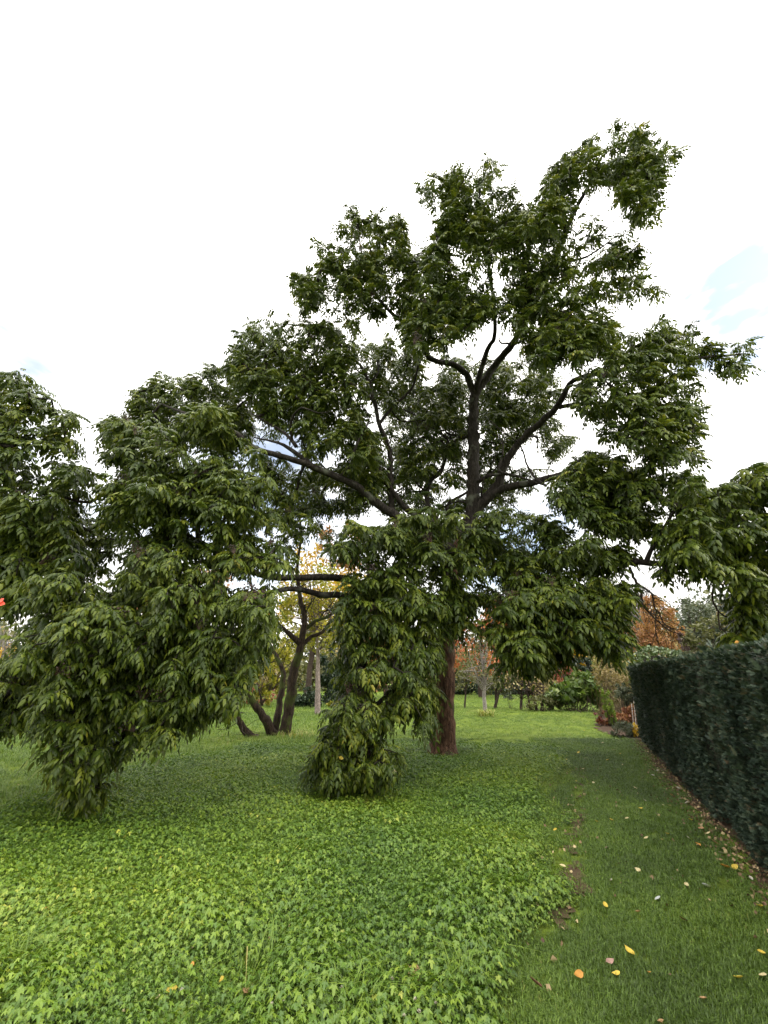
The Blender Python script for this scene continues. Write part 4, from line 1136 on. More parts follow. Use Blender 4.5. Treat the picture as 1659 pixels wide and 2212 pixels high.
# --- multi-stemmed mossy tree left of the trunk
def mossy_tree():
    b = ground_at(600, 1590); b[2] = 0
    root = thing('multi_stem_tree', 'dark mossy tree with several leaning stems and bare twigs on the lawn', 'tree', tuple(b))
    r = np.random.default_rng(5)
    stems = [([(614, 1586, 13.2), (624, 1531, 13.2), (633, 1468, 13.2), (639, 1437, 13.2), (648, 1405, 13.2), (651, 1384, 13.2), (656, 1359, 13.2), (658, 1331, 13.2), (650, 1300, 13.2), (646, 1270, 13.3), (642, 1226, 13.3), (650, 1150, 13.3), (640, 1060, 13.3)], .165, .03),
             ([(648, 1390, 13.2), (635, 1377, 13.1), (622, 1367, 13.0), (599, 1348, 12.8), (560, 1320, 12.5), (540, 1250, 12.3)], .10, .03),
             ([(595, 1582, 13.3), (600, 1545, 13.4), (606, 1510, 13.5), (612, 1458, 13.6), (601, 1426, 13.7), (584, 1394, 13.8), (560, 1350, 13.9), (540, 1290, 14)], .12, .03),
             ([(591, 1589, 13.15), (578, 1563, 13.0), (563, 1538, 12.9), (542, 1510, 12.8), (527, 1481, 12.7), (505, 1440, 12.6), (480, 1390, 12.5)], .14, .05),
             ([(560, 1597, 12.9), (545, 1592, 12.85), (534, 1584, 12.8), (521, 1563, 12.7), (505, 1540, 12.6), (485, 1505, 12.5), (460, 1450, 12.4)], .13, .05),
             ([(652, 1395, 13.2), (672, 1375, 13.3), (694, 1367, 13.4), (715, 1342, 13.5), (743, 1333, 13.6), (790, 1320, 13.7)], .07, .02),
             ([(657, 1360, 13.2), (681, 1342, 13.3), (711, 1331, 13.5), (732, 1314, 13.6), (751, 1308, 13.7), (800, 1280, 13.8)], .065, .02),
             ([(690, 1340, 13.35), (700, 1322, 13.5), (712, 1319, 13.5), (735, 1319, 13.6)], .03, .01),
             ([(655, 1330, 13.2), (668, 1310, 13.1), (680, 1290, 13.0)], .025, .008),
             ([(646, 1280, 13.2), (636, 1268, 13.2), (625, 1250, 13.2)], .02, .008)]
    lines = []
    for i, (pts, r0, r1) in enumerate(stems):
        q, rr = smooth_line(P3(pts), np.linspace(r0, r1, len(pts)), .12, .10)
        V, F = tube(q, rr, 9, .08); lines.append(q)
        link('stem' if i < 5 else 'limb', mesh_np('stem', V - b, F, DARKBARK), root)
    B = Bag()
    for k in range(150):
        q = lines[r.integers(len(lines))]; i = r.integers(len(q) // 3, len(q)); L = r.uniform(.4, 1.4)
        d = unit(r.normal(0, 1, 3) + [0, 0, .35])
        branch_set(B, q[i], [q[i] + d * L], .014, r, 4, -.12)
        for j in range(3):
            s = q[i] + d * L * r.uniform(.3, .9); d2 = unit(d + r.normal(0, .8, 3))
            branch_set(B, s, [s + d2 * L * r.uniform(.3, .6)], .007, r, 3, -.1, 4)
    o = link('twigs', B.mesh('twigs', TWIG, b), root); o['kind'] = 'stuff'
mossy_tree()

plant('yellow_tree', 'slender tree with a pale straight trunk and yellowing leaves behind the mossy tree', 'tree', (686, 1545), 20.3,
      ell(20.5, (690, 1270, 60, 55), (640, 1340, 60, 50), (740, 1350, 60, 50), (610, 1300, 40, 45), (780, 1300, 45, 50), (690, 1385, 85, 25)), L_YGREEN, 5200, .15, 21, trunk=.12, wob=.003, i0=6, bark=PALEBARK, nbr=40, lumps=60, lump_r=.3)
plant('golden_tree', 'tall tree with bright golden crown seen through the big branches', 'tree', (660, 1510), 33,
      ell(33, (668, 1215, 32, 48), (640, 1265, 40, 40), (770, 1255, 55, 40), (720, 1290, 90, 40), (740, 1330, 90, 40), (640, 1330, 60, 40)), L_GOLD, 4200, .24, 22, trunk=.22, nbr=26, lumps=50)
plant('orange_tree', 'orange leaved tree glimpsed above the hanging bough', 'tree', (835, 1512), 34,
      ell(34, (835, 1345, 60, 40), (800, 1390, 50, 40), (870, 1400, 60, 50), (830, 1440, 70, 40), (700, 1160, 30, 30), (765, 1150, 25, 30), (740, 1200, 50, 40)), L_ORANGE, 4000, .25, 23, trunk=.2, nbr=26, lumps=40)
plant('red_tree', 'red and orange tree showing right of the big trunk', 'tree', (1040, 1508), 36,
      ell(36, (1052, 1310, 28, 32), (1030, 1350, 45, 30), (1075, 1375, 55, 40), (1000, 1400, 50, 50), (1050, 1430, 70, 40)), L_RED, 4200, .24, 24, trunk=.2, nbr=30, lumps=46)
plant('small_yellow_tree', 'low tree with pale yellow leaves left of the mossy stems', 'tree', (565, 1528), 24.5,
      ell(24.5, (565, 1460, 32, 30), (585, 1490, 25, 28), (550, 1495, 22, 22), (600, 1420, 40, 40)), L_YGREEN, 1800, .19, 25, trunk=.07, nbr=22, stems=2)
plant('evergreen_bush', 'rounded dark evergreen bush beside the pale trunk', 'bush', (672, 1540), 24.5, ell(24.5, (672, 1514, 36, 24), (650, 1518, 24, 18)), L_DARK, 2600, .12, 26, nbr=10, part='foliage')
plant('evergreen_tree', 'black green evergreen standing right of the pale trunk', 'tree', (725, 1528), 27, ell(27, (725, 1480, 34, 46), (745, 1460, 40, 50), (710, 1440, 26, 40)), L_DARK, 4200, .16, 27, trunk=.12, nbr=14)
plant('yellow_bush', 'small yellow speckled bush at the foot of the black green evergreen', 'bush', (724, 1538), 24.2, ell(24.2, (724, 1526, 16, 12)), L_YGREEN, 420, .12, 28, nbr=10, brr=.01, part='foliage')
plant('brown_thicket', 'brown leafless thicket behind the small yellow tree', 'bush', (560, 1526), 27, ell(27, (570, 1495, 55, 26), (520, 1500, 40, 24)), L_RUSSET, 1500, .13, 29, nbr=60, brr=.02, part='foliage', bark=TWIG)
plant('dark_bush', 'low dark bush at the far lawn edge under the left boughs', 'bush', (440, 1560), 20, ell(20, (440, 1535, 50, 24), (380, 1530, 40, 26)), L_DARK, 3000, .11, 30, nbr=12, part='foliage')
# --- left edge
plant('orange_bush', 'orange and yellow autumn bush at the left edge behind the boughs', 'bush', (0, 1560), 21, ell(21, (5, 1430, 46, 40), (-50, 1450, 60, 60), (10, 1490, 40, 40)), L_GOLD, 2600, .17, 31, nbr=24, part='foliage')
plant('grey_twig_shrub', 'leafless pale grey twiggy shrub above the orange bush', 'shrub', (5, 1560), 19, ell(19, (6, 1375, 24, 38), (-30, 1390, 36, 40)), None, 0, 0, 32, nbr=130, brr=.022, bark=GREYTWIG)
plant('tall_orange_tree', 'pale orange treetop peeking between the left boughs', 'tree', (310, 1508), 34, ell(34, (305, 1205, 26, 36), (320, 1260, 50, 40), (450, 1255, 60, 40), (300, 1330, 70, 60), (160, 1400, 80, 60)), L_ORANGE, 4200, .26, 33, trunk=.22, nbr=26, lumps=40)
# --- right of the trunk
plant('birch_tree', 'thin pale birch with a rough grass collar right of the big trunk', 'tree', (1050, 1545), 20.3,
      ell(20.3, (1040, 1400, 34, 40), (1020, 1450, 36, 30), (1066, 1450, 30, 34), (1040, 1360, 28, 30)), L_OLIVE, 900, .12, 41, trunk=.095, bark=BIRCH, nbr=46, lumps=40)
plant('leaning_sapling', 'thin leaning sapling on the lawn left of the birch', 'tree', (1004, 1527), 24, ell(24, (1014, 1440, 28, 36), (1000, 1470, 24, 22)), L_OLIVE, 700, .13, 42, trunk=.05, nbr=26)
plant('two_stem_shrub', 'shrub on two dark stems right of the birch', 'shrub', (1070, 1528), 24, ell(24, (1070, 1475, 32, 24), (1090, 1455, 30, 24)), L_OLIVE, 900, .13, 43, trunk=.07, stems=2, spread=.5, nbr=24)
plant('coppiced_shrub', 'brown stemmed shrub with grey bare twigs beside the broad leaved clump', 'shrub', (1142, 1534), 22.6, ell(22.6, (1110, 1462, 36, 34), (1145, 1470, 40, 36), (1170, 1490, 28, 24)), L_TAN, 260, .12, 44, trunk=.075, stems=4, spread=1.0, nbr=90, bark=TWIG)
plant('low_seedling', 'thin low leafy seedling on the lawn between birch and shrub', 'plant', (1103, 1524), 24, ell(24, (1100, 1503, 14, 14)), L_GREYGREEN, 160, .11, 45, nbr=8, brr=.008, part='foliage')
plant('undergrowth', 'thin brown and green undergrowth around the brown stems', 'bush', (1165, 1536), 22, ell(22, (1160, 1518, 34, 16), (1185, 1510, 24, 20)), L_OLIVE, 700, .11, 46, nbr=34, brr=.008, part='foliage')
plant('broad_leaved_clump', 'clump of large round green leaves on dark stems at lawn edge', 'bush', (1243, 1536), 22.2,
      ell(22, (1225, 1498, 42, 24), (1262, 1484, 36, 30), (1290, 1500, 28, 26), (1200, 1512, 22, 18), (1265, 1462, 18, 14)), L_BROAD, 1500, .24, 47, nbr=90, brr=.014, part='foliage', elong=1.25, lumps=60, spread=.7)
plant('conifer', 'low dark spreading conifer behind the broad leaved clump', 'tree', (1262, 1508), 33, ell(33, (1262, 1440, 34, 18), (1285, 1455, 36, 20), (1240, 1460, 30, 24), (1265, 1480, 44, 22)), L_DARK, 4600, .2, 48, trunk=.2, nbr=18, flat=.7, elong=3.0)
plant('yellow_treetop', 'bright yellow tree above the dark spreading conifer', 'tree', (1245, 1500), 42, ell(42, (1245, 1408, 20, 17), (1230, 1418, 16, 12), (1258, 1425, 16, 14), (1245, 1450, 22, 26)), L_GOLD, 1200, .26, 49, trunk=.16, nbr=14)
plant('russet_shrub', 'dull red shrub with grey branches left of the dark conifer', 'shrub', (1222, 1512), 29, ell(29, (1216, 1440, 20, 20), (1236, 1465, 26, 22), (1212, 1470, 22, 24)), L_RUSSET, 1300, .17, 50, trunk=.07, stems=3, nbr=46, bark=GREYTWIG, spread=.8)
plant('pink_grass_clump', 'pinkish brown dry grasses along the far side of the lawn', 'plant', (1190, 1500), 32, ell(32, (1180, 1478, 40, 18), (1150, 1470, 36, 18), (1215, 1486, 30, 14)), L_TAN, 1400, .3, 51, nbr=60, brr=.012, part='foliage', elong=9, bark=GREYTWIG)
plant('dry_shrub', 'tall tan shrub of dry stems and yellowing leaves near the hedge end', 'shrub', (1330, 1545), 18.5,
      ell(18.5, (1325, 1462, 34, 40), (1352, 1452, 24, 36), (1300, 1452, 22, 36), (1335, 1500, 34, 26)), L_TAN, 2600, .13, 52, nbr=220, brr=.011, bark=TANTWIG, part='foliage', elong=4.5, spread=.9, lumps=50)
plant('yellow_green_shrub', 'loose yellow green shrub among the tan dry stems', 'shrub', (1350, 1545), 19.5, ell(19.5, (1292, 1440, 16, 30), (1355, 1425, 26, 26), (1370, 1450, 14, 40), (1345, 1475, 20, 30)), L_FRESH, 1500, .12, 53, nbr=50, brr=.012, part='foliage', elong=3)
plant('feathery_conifer', 'soft grey green feathery conifer beside the hedge end', 'shrub', (1350, 1550), 16.2, ell(16.2, (1350, 1502, 23, 18), (1345, 1488, 14, 16), (1362, 1515, 16, 14)), L_GREYGREEN, 2400, .09, 54, nbr=30, brr=.012, part='foliage', elong=5)
plant('upright_conifer', 'narrow bright green upright conifer leaning over the flower bed', 'shrub', (1324, 1574), 15.4, ell(15.4, (1309, 1502, 9, 14), (1314, 1522, 12, 17), (1320, 1545, 11, 18), (1323, 1562, 8, 12)), L_FRESH, 1900, .07, 55, nbr=26, brr=.012, part='foliage', elong=4, spread=.1)
plant('low_grey_shrub', 'low grey green shrub at the foot of the hedge end', 'shrub', (1350, 1602), 13.0, ell(12.9, (1350, 1578, 22, 20), (1372, 1582, 18, 18), (1335, 1590, 14, 12)), L_GREYGREEN, 2200, .06, 56, nbr=40, brr=.007, part='foliage', elong=4)
plant('yellow_leaf_plant', 'small plant with pale yellow leaves against the hedge end', 'plant', (1374, 1600), 12.75, ell(12.7, (1374, 1578, 8, 14)), L_GOLD, 70, .08, 57, nbr=10, brr=.005, part='foliage')
plant('maroon_plant', 'small maroon leaved plant at the lawn edge of the bed', 'plant', (1297, 1572), 15.6, ell(15.6, (1290, 1548, 6, 9), (1297, 1556, 7, 8), (1304, 1532, 8, 8)), L_MAROON, 60, .09, 58, nbr=8, brr=.006, part='foliage')
plant('rust_plants', 'rust coloured leafy perennials filling the flower bed', 'plant', (1345, 1560), 15.6, ell(15.8, (1340, 1550, 26, 12), (1365, 1545, 22, 16), (1315, 1560, 14, 8), (1300, 1560, 12, 8), (1368, 1530, 14, 12)), L_RUST, 2600, .10, 59, nbr=30, brr=.005, part='foliage', spread=.5)
def stake(x, y0, y1, Y, label):
    a = at(x, y1, Y); b = np.array([a[0], Y, 0]); r = np.random.default_rng(int(x))
    o = tag(link('white_stake', None) if False else bpy.data.objects.new('white_stake', None), label, 'stake'); bpy.data.objects.remove(o)
    top = at(x + 3, y0, Y) - b
    V, F = tube(np.array([[0, 0, -.05], top * .5 + [.01, 0, 0], top]), np.array([.013, .012, .011]), 6, .04)
    o = link('white_stake', mesh_np('white_stake', V, F, plain('whitewashed_wood', (.45, .40, .36), .8)), None, tuple(b)); tag(o, label, 'stake')
stake(1366, 1514, 1540, 14.6, 'tall whitish stake leaning in the flower bed by the hedge')
stake(1361, 1520, 1540, 14.7, 'short whitish stake left of the tall one in the bed')
# --- beyond the hedge
plant('copper_tree', 'broad copper orange tree rising behind the ivy topped hedge', 'tree', (1410, 1500), 30, ell(30, (1412, 1330, 42, 44), (1385, 1370, 40, 44), (1440, 1375, 42, 44), (1410, 1400, 62, 40), (1410, 1450, 60, 40), (1400, 1305, 26, 24)), L_ORANGE, 9500, .16, 61, trunk=.2, nbr=50, lumps=110, lump_r=.24)
plant('bare_tree', 'leafless lilac grey tree above the copper tree', 'tree', (1385, 1500), 38, ell(38, (1385, 1270, 26, 34), (1375, 1300, 34, 30), (1400, 1300, 30, 30)), None, 0, 0, 62, trunk=.16, bark=GREYTWIG, nbr=170)
for i, (x, Y, cy_, w, h) in enumerate([(1500, 44, 1325, 40, 50), (1560, 48, 1318, 44, 52), (1330, 46, 1360, 30, 45), (1610, 46, 1322, 44, 50)]):
    plant('pine_tree', ['grey green pine just right of the copper tree', 'grey green pine behind the yellow leaved shrub', 'dull grey pine left of the copper tree', 'grey green pine above the tall dark evergreen'][i], 'tree', (x, 1495), Y,
          ell(Y, (x, cy_, w, h * .6), (x - 12, cy_ + 40, w * 1.1, h * .7), (x + 10, cy_ + 90, w, h)), L_GREYGREEN if i != 2 else L_OLIVE, 4200, .3, 63 + i, trunk=.25, nbr=30, lumps=60, group=None, flat=.4, elong=3)
plant('yellow_leaf_shrub', 'open shrub with yellow leaves showing over the hedge top', 'shrub', (1520, 1545), 15.0, ell(15, (1510, 1370, 30, 26), (1545, 1352, 28, 24), (1490, 1392, 18, 18), (1525, 1410, 36, 30)), L_OLIVE, 900, .13, 71, nbr=50, brr=.014, part='foliage')
plant('purple_shrub', 'dull purple shrub over the far end of the hedge', 'shrub', (1482, 1545), 16, ell(16, (1480, 1385, 14, 20), (1488, 1415, 18, 24), (1500, 1400, 16, 18)), L_PURPLE, 900, .10, 72, nbr=50, brr=.01, part='foliage', bark=GREYTWIG)
plant('tall_evergreen', 'tall dark green evergreen standing behind the near hedge', 'tree', (1640, 1560), 15.5, ell(15.5, (1615, 1345, 44, 40), (1660, 1320, 50, 50), (1580, 1380, 36, 28), (1640, 1390, 70, 36), (1720, 1330, 60, 70)), L_DARK, 9000, .13, 73, trunk=.16, nbr=40, lumps=80)
def ivy_hedge():
    r = np.random.default_rng(8)
    Y = 15.6
    c = at(1424, 1440, Y); b = np.array([c[0] + .9, Y, 0])
    root = thing('ivy_hedge', 'round topped hedge covered in ivy leaves beyond the yew hedge', 'hedge', tuple(b))
    def outline(t):                                       # rounded section along x
        x0, x1 = at(1374, 1440, Y)[0], at(1374, 1440, Y)[0] + 4.2
        return x0 + (x1 - x0) * t
    n = 5200
    t = r.random(n); x = outline(t); a = r.uniform(-.25, math.pi + .25, n)
    hh = 2.50 + .10 * np.sin(x * 2.1) - np.clip(.35 - (x - outline(0)), 0, .35) * .9
    P = np.stack([x, Y + .55 * np.cos(a) * (1 + .1 * r.normal(0, 1, n)), hh - .5 + .5 * np.sin(a) + r.normal(0, .03, n)], 1)
    low = r.random(n) < .55
    P[low, 1] = Y - .55 + r.normal(0, .05, low.sum()); P[low, 2] = r.uniform(.05, 1, low.sum()) * (hh[low] - .5)
    e = r.random(n) < .10
    P[e, 0] = outline(0) + r.normal(0, .05, e.sum()); P[e, 1] = Y + r.uniform(-.5, .5, e.sum()); P[e, 2] = r.uniform(.05, 1, e.sum()) * 2.15
    V, F, T = card_leaves(P, .11, r, .5 + (vnoise(P[:, 0] * 3, P[:, 2] * 3) - .5) * .5 + r.normal(0, .12, n), .3, 1.4)
    o = link('foliage', mesh_np('foliage', V - b, F, L_IVY, T), root); o['kind'] = 'stuff'
    xs = np.linspace(outline(.04), outline(1), 24); V = []; k = 6
    for x in xs:
        h = 2.3 + .10 * math.sin(x * 2.1) - (0.25 if x < outline(.06) else 0)
        for dy, z in ((-.46, 0), (-.46, h - .45), (-.25, h - .12), (.25, h - .12), (.46, h - .45), (.46, 0)): V.append([x, Y + dy, z])
    F = [[i * k + j, i * k + j + 1, (i + 1) * k + j + 1, (i + 1) * k + j] for i in range(len(xs) - 1) for j in range(k - 1)] + [[0, 1, 4, 5], [1, 2, 3, 4]]
    link('hedge_core', mesh_np('hedge_core', np.array(V) - b, np.array(F), plain('ivy_wood', (.03, .028, .018), .95), smooth=False), root)
ivy_hedge()
# far dark evergreen hedge at the end of the lawn
plant('evergreen_belt', 'low black green evergreen belt closing the far lawn behind the trunk', 'hedge', (1000, 1503), 41, ell(41, (985, 1485, 40, 18), (1020, 1488, 34, 16), (940, 1485, 50, 20), (1065, 1492, 50, 12), (1140, 1492, 60, 13)), L_DARK, 5000, .25, 74, nbr=16, part='foliage')
plant('olive_thicket', 'hazy olive willow thicket across the far lawn', 'bush', (1110, 1503), 43, ell(43, (1100, 1470, 60, 32), (1060, 1465, 50, 36), (1150, 1460, 60, 40), (1010, 1450, 44, 40)), L_OLIVE, 8000, .26, 75, nbr=60, part='foliage')

# ------------------------------------------------------------------ small things on the ground
FL = {}
def leaf_mat2(name, c):
    m = ramp_mat(name, [(0.0, tuple(k * .55 for k in c)), (0.55, c), (1.0, tuple(min(1, k * 1.2) for k in c))], rough=.6, transl=.15, noise=.8, nscale=40, spec=.3)
    FL[name] = m
for nm, c in (('yellow', (.60, .44, .07)), ('orange', (.55, .27, .06)), ('cream', (.56, .47, .26)), ('tan', (.42, .25, .13)), ('white', (.44, .41, .34)), ('brown', (.13, .06, .04)), ('pink', (.36, .22, .18)), ('grey', (.45, .47, .46))):
    leaf_mat2('fallen_' + nm, c)
def fallen_mesh(kind, seed):
    """a dry leaf: pointed oval with a raised midrib, cupped and curled"""
    r = np.random.default_rng(seed); B = Bag()
    n = 7; L = 1.0; w = r.uniform(.24, .36); curl = r.uniform(.2, .9); cup = r.uniform(.2, .6); tw = r.uniform(-.5, .5)
    V = []
    for i in range(n):
        s = i / (n - 1); ww = w * math.sin(math.pi * s ** .8) ** .75 if 0 < s < 1 else .004
        z = curl * (s - .45) ** 2 * .9; y = .10 * math.sin(3 * s) * tw
        V += [[s - .5, y - ww, z + ww * cup + tw * ww * .5 + r.uniform(0, .03)], [s - .5, y, z], [s - .5, y + ww, z + ww * cup - tw * ww * .5 + r.uniform(0, .03)]]
    F = [[i * 3 + j, i * 3 + j + 1, i * 3 + j + 4, i * 3 + j + 3] for i in range(n - 1) for j in (0, 1)]
    B.add(V, F, .5)
    B.add([[-.5, -.008, curl * .18], [-.5, .008, curl * .18], [-.72, .02, .02], [-.72, .03, .02]], [[0, 1, 3, 2]], .3)
    return B.mesh('fallen_leaf', FL['fallen_' + kind])
FMESH = {k: [fallen_mesh(k, 50 + 7 * i + j) for j in range(4)] for i, k in enumerate(('yellow', 'orange', 'cream', 'tan', 'white', 'brown', 'pink', 'grey'))}
def fallen(x, y, kind, size, label, group=None, z=None, nm='fallen_leaf'):
    on_cover = inside(cover_poly, *[np.array([k]) for k in ground_at(x, y)[:2]])[0]
    zz = (.075 if on_cover else .034) if z is None else z
    p = ground_at(x, y, zz); p[2] += float(gz(p[0], p[1]))
    i = int(abs(x * 7 + y * 3)) % 4
    o = link(nm, FMESH[kind][i], None, tuple(p), (random.uniform(-.5, .5), random.uniform(-.4, .4), random.uniform(0, 6.28)), size * .70)
    return tag(o, label, 'leaf', group)
uniq = [
 (449, 1946, 'yellow', .10, 'large bright yellow fallen leaf lying on the ground cover'),
 (97, 1965, 'orange', .10, 'pale orange fallen leaf in the ground cover at far left'),
 (144, 1799, 'yellow', .07, 'yellow fallen leaf right below the trailing bough tip'),
 (374, 1806, 'white', .10, 'long whitish fallen leaf between the two hanging boughs'),
 (398, 1702, 'cream', .10, 'small cream fallen leaf near the mossy tree'),
 (468, 1679, 'pink', .09, 'pinkish fallen leaf on the ground cover before the mossy tree'),
 (257, 1878, 'tan', .10, 'tan fallen leaf on the ground cover below the trailing bough'),
 (342, 1853, 'yellow', .09, 'thin curled yellow leaf below the long whitish leaf'),
 (340, 2014, 'tan', .09, 'right leaf of a tan pair in the near ground cover'),
 (325, 2005, 'tan', .07, 'left leaf of a tan pair in the near ground cover'),
 (370, 2143, 'yellow', .09, 'yellow leaf beside a whitish one at the bottom'),
 (394, 2140, 'white', .06, 'whitish leaf beside a yellow one at the bottom'),
 (415, 2087, 'orange', .05, 'small orange leaf among yellow shoots near the bottom'),
 (598, 2178, 'tan', .12, 'tan curled leaf between white flowers at the bottom'),
 (99, 2115, 'brown', .12, 'dark brown withered leaf in the bottom left ground cover'),
 (762, 2012, 'cream', .09, 'big cream oval leaf lying upright on the ground cover'),
 (952, 2043, 'pink', .08, 'pinkish brown rolled leaf near the long grass tuft'),
 (1089, 1926, 'cream', .07, 'small cream leaf at the right of the ground cover'),
 (898, 2105, 'tan', .14, 'ragged tan maple like leaf left of the right grass tuft'),
 (795, 2099, 'orange', .08, 'pale orange leaf below the big cream leaf'),
 (861, 2168, 'orange', .09, 'orange brown leaf beside white flowers at the bottom'),
 (1073, 1793, 'yellow', .09, 'pale yellow leaf right of the hanging bough foot'),
 (940, 1777, 'cream', .08, 'small pale leaf nearest the foot of the hanging bough'),
 (537, 2146, 'tan', .13, 'long tan dry leaf under the left grass tuft'),
 (1306, 1951, 'yellow', .10, 'curled yellow leaf in the middle of the grass path'),
 (1358, 2050, 'yellow', .09, 'upright yellow leaf on the near grass path'),
 (1317, 2073, 'pink', .08, 'pinkish tan leaf left of the upright yellow leaf'),
 (1249, 2100, 'orange', .09, 'orange tan leaf at the near edge of ground cover'),
 (1330, 2099, 'yellow', .08, 'thin pale yellow leaf stem on the near path'),
 (1401, 2095, 'orange', .05, 'small round orange leaf on the near path'),
 (1594, 2104, 'yellow', .075, 'rounded yellow leaf at the bottom right of the path'),
 (1644, 2052, 'yellow', .08, 'yellow leaf at the right frame edge, upper of two'),
 (1646, 2100, 'cream', .08, 'pale leaf at the right frame edge, lower of two'),
 (1566, 1870, 'orange', .11, 'broad orange leaf touching a yellow one near the hedge'),
 (1587, 1871, 'yellow', .09, 'yellow leaf touching a broad orange one near the hedge'),
 (1507, 1823, 'orange', .11, 'wide pale orange leaf on the path, above the orange pair'),
 (1395, 1808, 'cream', .08, 'torn cream leaf in the middle of the path'),
 (1492, 1770, 'yellow', .08, 'bright yellow leaf near the hedge foot'),
 (1485, 1732, 'white', .12, 'whitish leaf on the soil under the hedge, lower of two'),
 (1466, 1700, 'white', .11, 'whitish leaf on the soil under the hedge, upper of two'),
 (1525, 1909, 'grey', .11, 'long grey white leaf lying across the path'),
 (1420, 1935, 'grey', .08, 'greyish leaf left of the long grey white one'),
 (1579, 1831, 'white', .07, 'white leaf on bare soil beside the hedge foot'),
 (1622, 1895, 'white', .06, 'white scrap of leaf below the orange pair'),
 (1641, 1953, 'yellow', .09, 'yellow leaf by the molehill at the right edge'),
 (1237, 1890, 'cream', .06, 'cream leaf on the bare soil edge, lower of two'),
 (1215, 1866, 'cream', .08, 'cream leaf on the bare soil edge, upper of two'),
 (1200, 1790, 'yellow', .08, 'yellow leaf at the bare edge of the ground cover'),
 (1157, 2122, 'brown', .10, 'brown withered leaf in the near right ground cover'),
 (1377, 1963, 'tan', .07, 'tan leaf right of the curled yellow leaf'),
 (1310, 1826, 'pink', .06, 'tiny purplish pink leaf on the path'),
 (1475, 1979, 'brown', .08, 'dark brown leaf on the path left of the molehill'),
 (1377, 1873, 'cream', .07, 'slim cream leaf halfway along the near path'),
 (1518, 2150, 'tan', .06, 'small tan leaf at the bottom of the path'),
 (1427, 2202, 'tan', .06, 'tan leaf cut by the bottom frame edge'),
]
for x, y, k, s, lab in uniq: fallen(x, y, k, s, lab)
shared = [('small pale fallen leaf on the shaded middle of the path', 'pale leaves on the middle path', ('cream', 'yellow', 'white'), .075,
           [(1431, 1812), (1442, 1800), (1487, 1809), (1354, 1767), (1384, 1745), (1392, 1727), (1446, 1738), (1288, 1773), (1319, 1896), (1481, 1905), (1320, 1770), (1238, 1740), (1282, 1690), (1245, 1688), (1420, 1757), (1372, 1700)]),
          ('tiny pale fallen leaf on the sunlit far part of the path', 'pale leaves on the far path', ('cream', 'yellow'), .09,
           [(1326, 1620), (1250, 1625), (1302, 1605), (1290, 1575), (1270, 1590), (1312, 1640), (1345, 1650), (1224, 1640), (1260, 1660), (1340, 1628), (1225, 1570), (1205, 1556), (1240, 1560), (1262, 1578)]),
          ('pale fallen leaf among the litter under the hedge', 'leaf litter under the hedge', ('cream', 'tan', 'white'), .085,
           [(1405, 1640), (1412, 1652), (1420, 1662), (1432, 1668), (1425, 1680), (1410, 1672), (1442, 1690), (1450, 1715), (1468, 1722), (1400, 1625), (1395, 1650), (1475, 1745), (1530, 1800), (1515, 1790), (1560, 1842), (1600, 1880), (1545, 1820)]),
          ('small yellowed leaf among the near ground cover shoots', 'yellow scraps in the near ground cover', ('yellow', 'cream'), .055,
           [(262, 2036), (417, 2049), (387, 2045), (610, 2120), (700, 1960), (850, 1940), (745, 2130), (660, 1990), (300, 1940), (190, 2060), (480, 2120), (340, 2160), (900, 1910), (560, 1990), (1010, 1960), (60, 1800), (30, 1797), (77, 1838), (220, 1806), (715, 2080), (1120, 2010), (270, 2190), (120, 2180)])]
for lab, grp, kinds, size, pts in shared:
    for i, (x, y) in enumerate(pts): fallen(x, y, kinds[i % len(kinds)], size * random.uniform(.8, 1.15), lab, grp)
# pale leaves caught in the boughs and on the hedge
def caught(x, y, Y, kind, size, label):
    o = link('caught_leaf', FMESH[kind][int(x) % 4], None, tuple(at(x, y, Y)), (1.4, .3, random.uniform(0, 6)), size * .62); tag(o, label, 'leaf')
caught(737, 1637, 6.15, 'yellow', .10, 'single yellow leaf hanging in the low bough before the trunk')
caught(850, 1666, 6.15, 'cream', .13, 'pale curled leaf hanging at the right of the low bough')
caught(845, 1475, 6.6, 'cream', .13, 'large cream dry leaf caught in the hanging column')
hp = at(1592, 1388, 3.02); caught(1592, 1387, 3.3, 'orange', .05, 'small orange leaf resting on top of the yew hedge')
# the red leaf that reaches in at the left edge, on a thin stem from the ground
def red_sprig():
    Y = 3.6
    e = at(3, 1302, Y); b = np.array([e[0] - .25, Y, 0])
    root = thing('red_leaved_sapling', 'thin sapling whose bright red leaf reaches in at the left edge', 'plant', tuple(b))
    c = np.array([[0, 0, -.03], [-.03, .02, .6], [.02, 0, 1.3], [.10, 0, 1.8], [e[0] - b[0] - .02, 0, e[2] + .03]])
    q, r = smooth_line(c, np.array([.012, .010, .008, .006, .003]), .1, .3)
    link('stem', mesh_np('stem', *tube(q, r, 6), TWIG), root)
    m = ramp_mat('red_leaf', [(0, (.5, .05, .03)), (.5, (.66, .10, .06)), (1, (.72, .2, .14))], transl=.2, noise=.5, nscale=30)
    base_m = FMESH['yellow'][1].copy(); base_m.name = 'leaf'; base_m.materials.clear(); base_m.materials.append(m)
    for p, s, rt in ((e - b + [0, 0, -.012], .075, (.9, .2, .2)), (e - b + [-.012, 0, .014], .065, (.5, -.9, .9)), (q[-8] + [-.03, 0, .02], .06, (.4, .3, 2)), (q[-14] + [.03, .02, .02], .055, (.3, -.4, 4))):
        link('leaf', base_m, root, tuple(p), rt, s)
red_sprig()
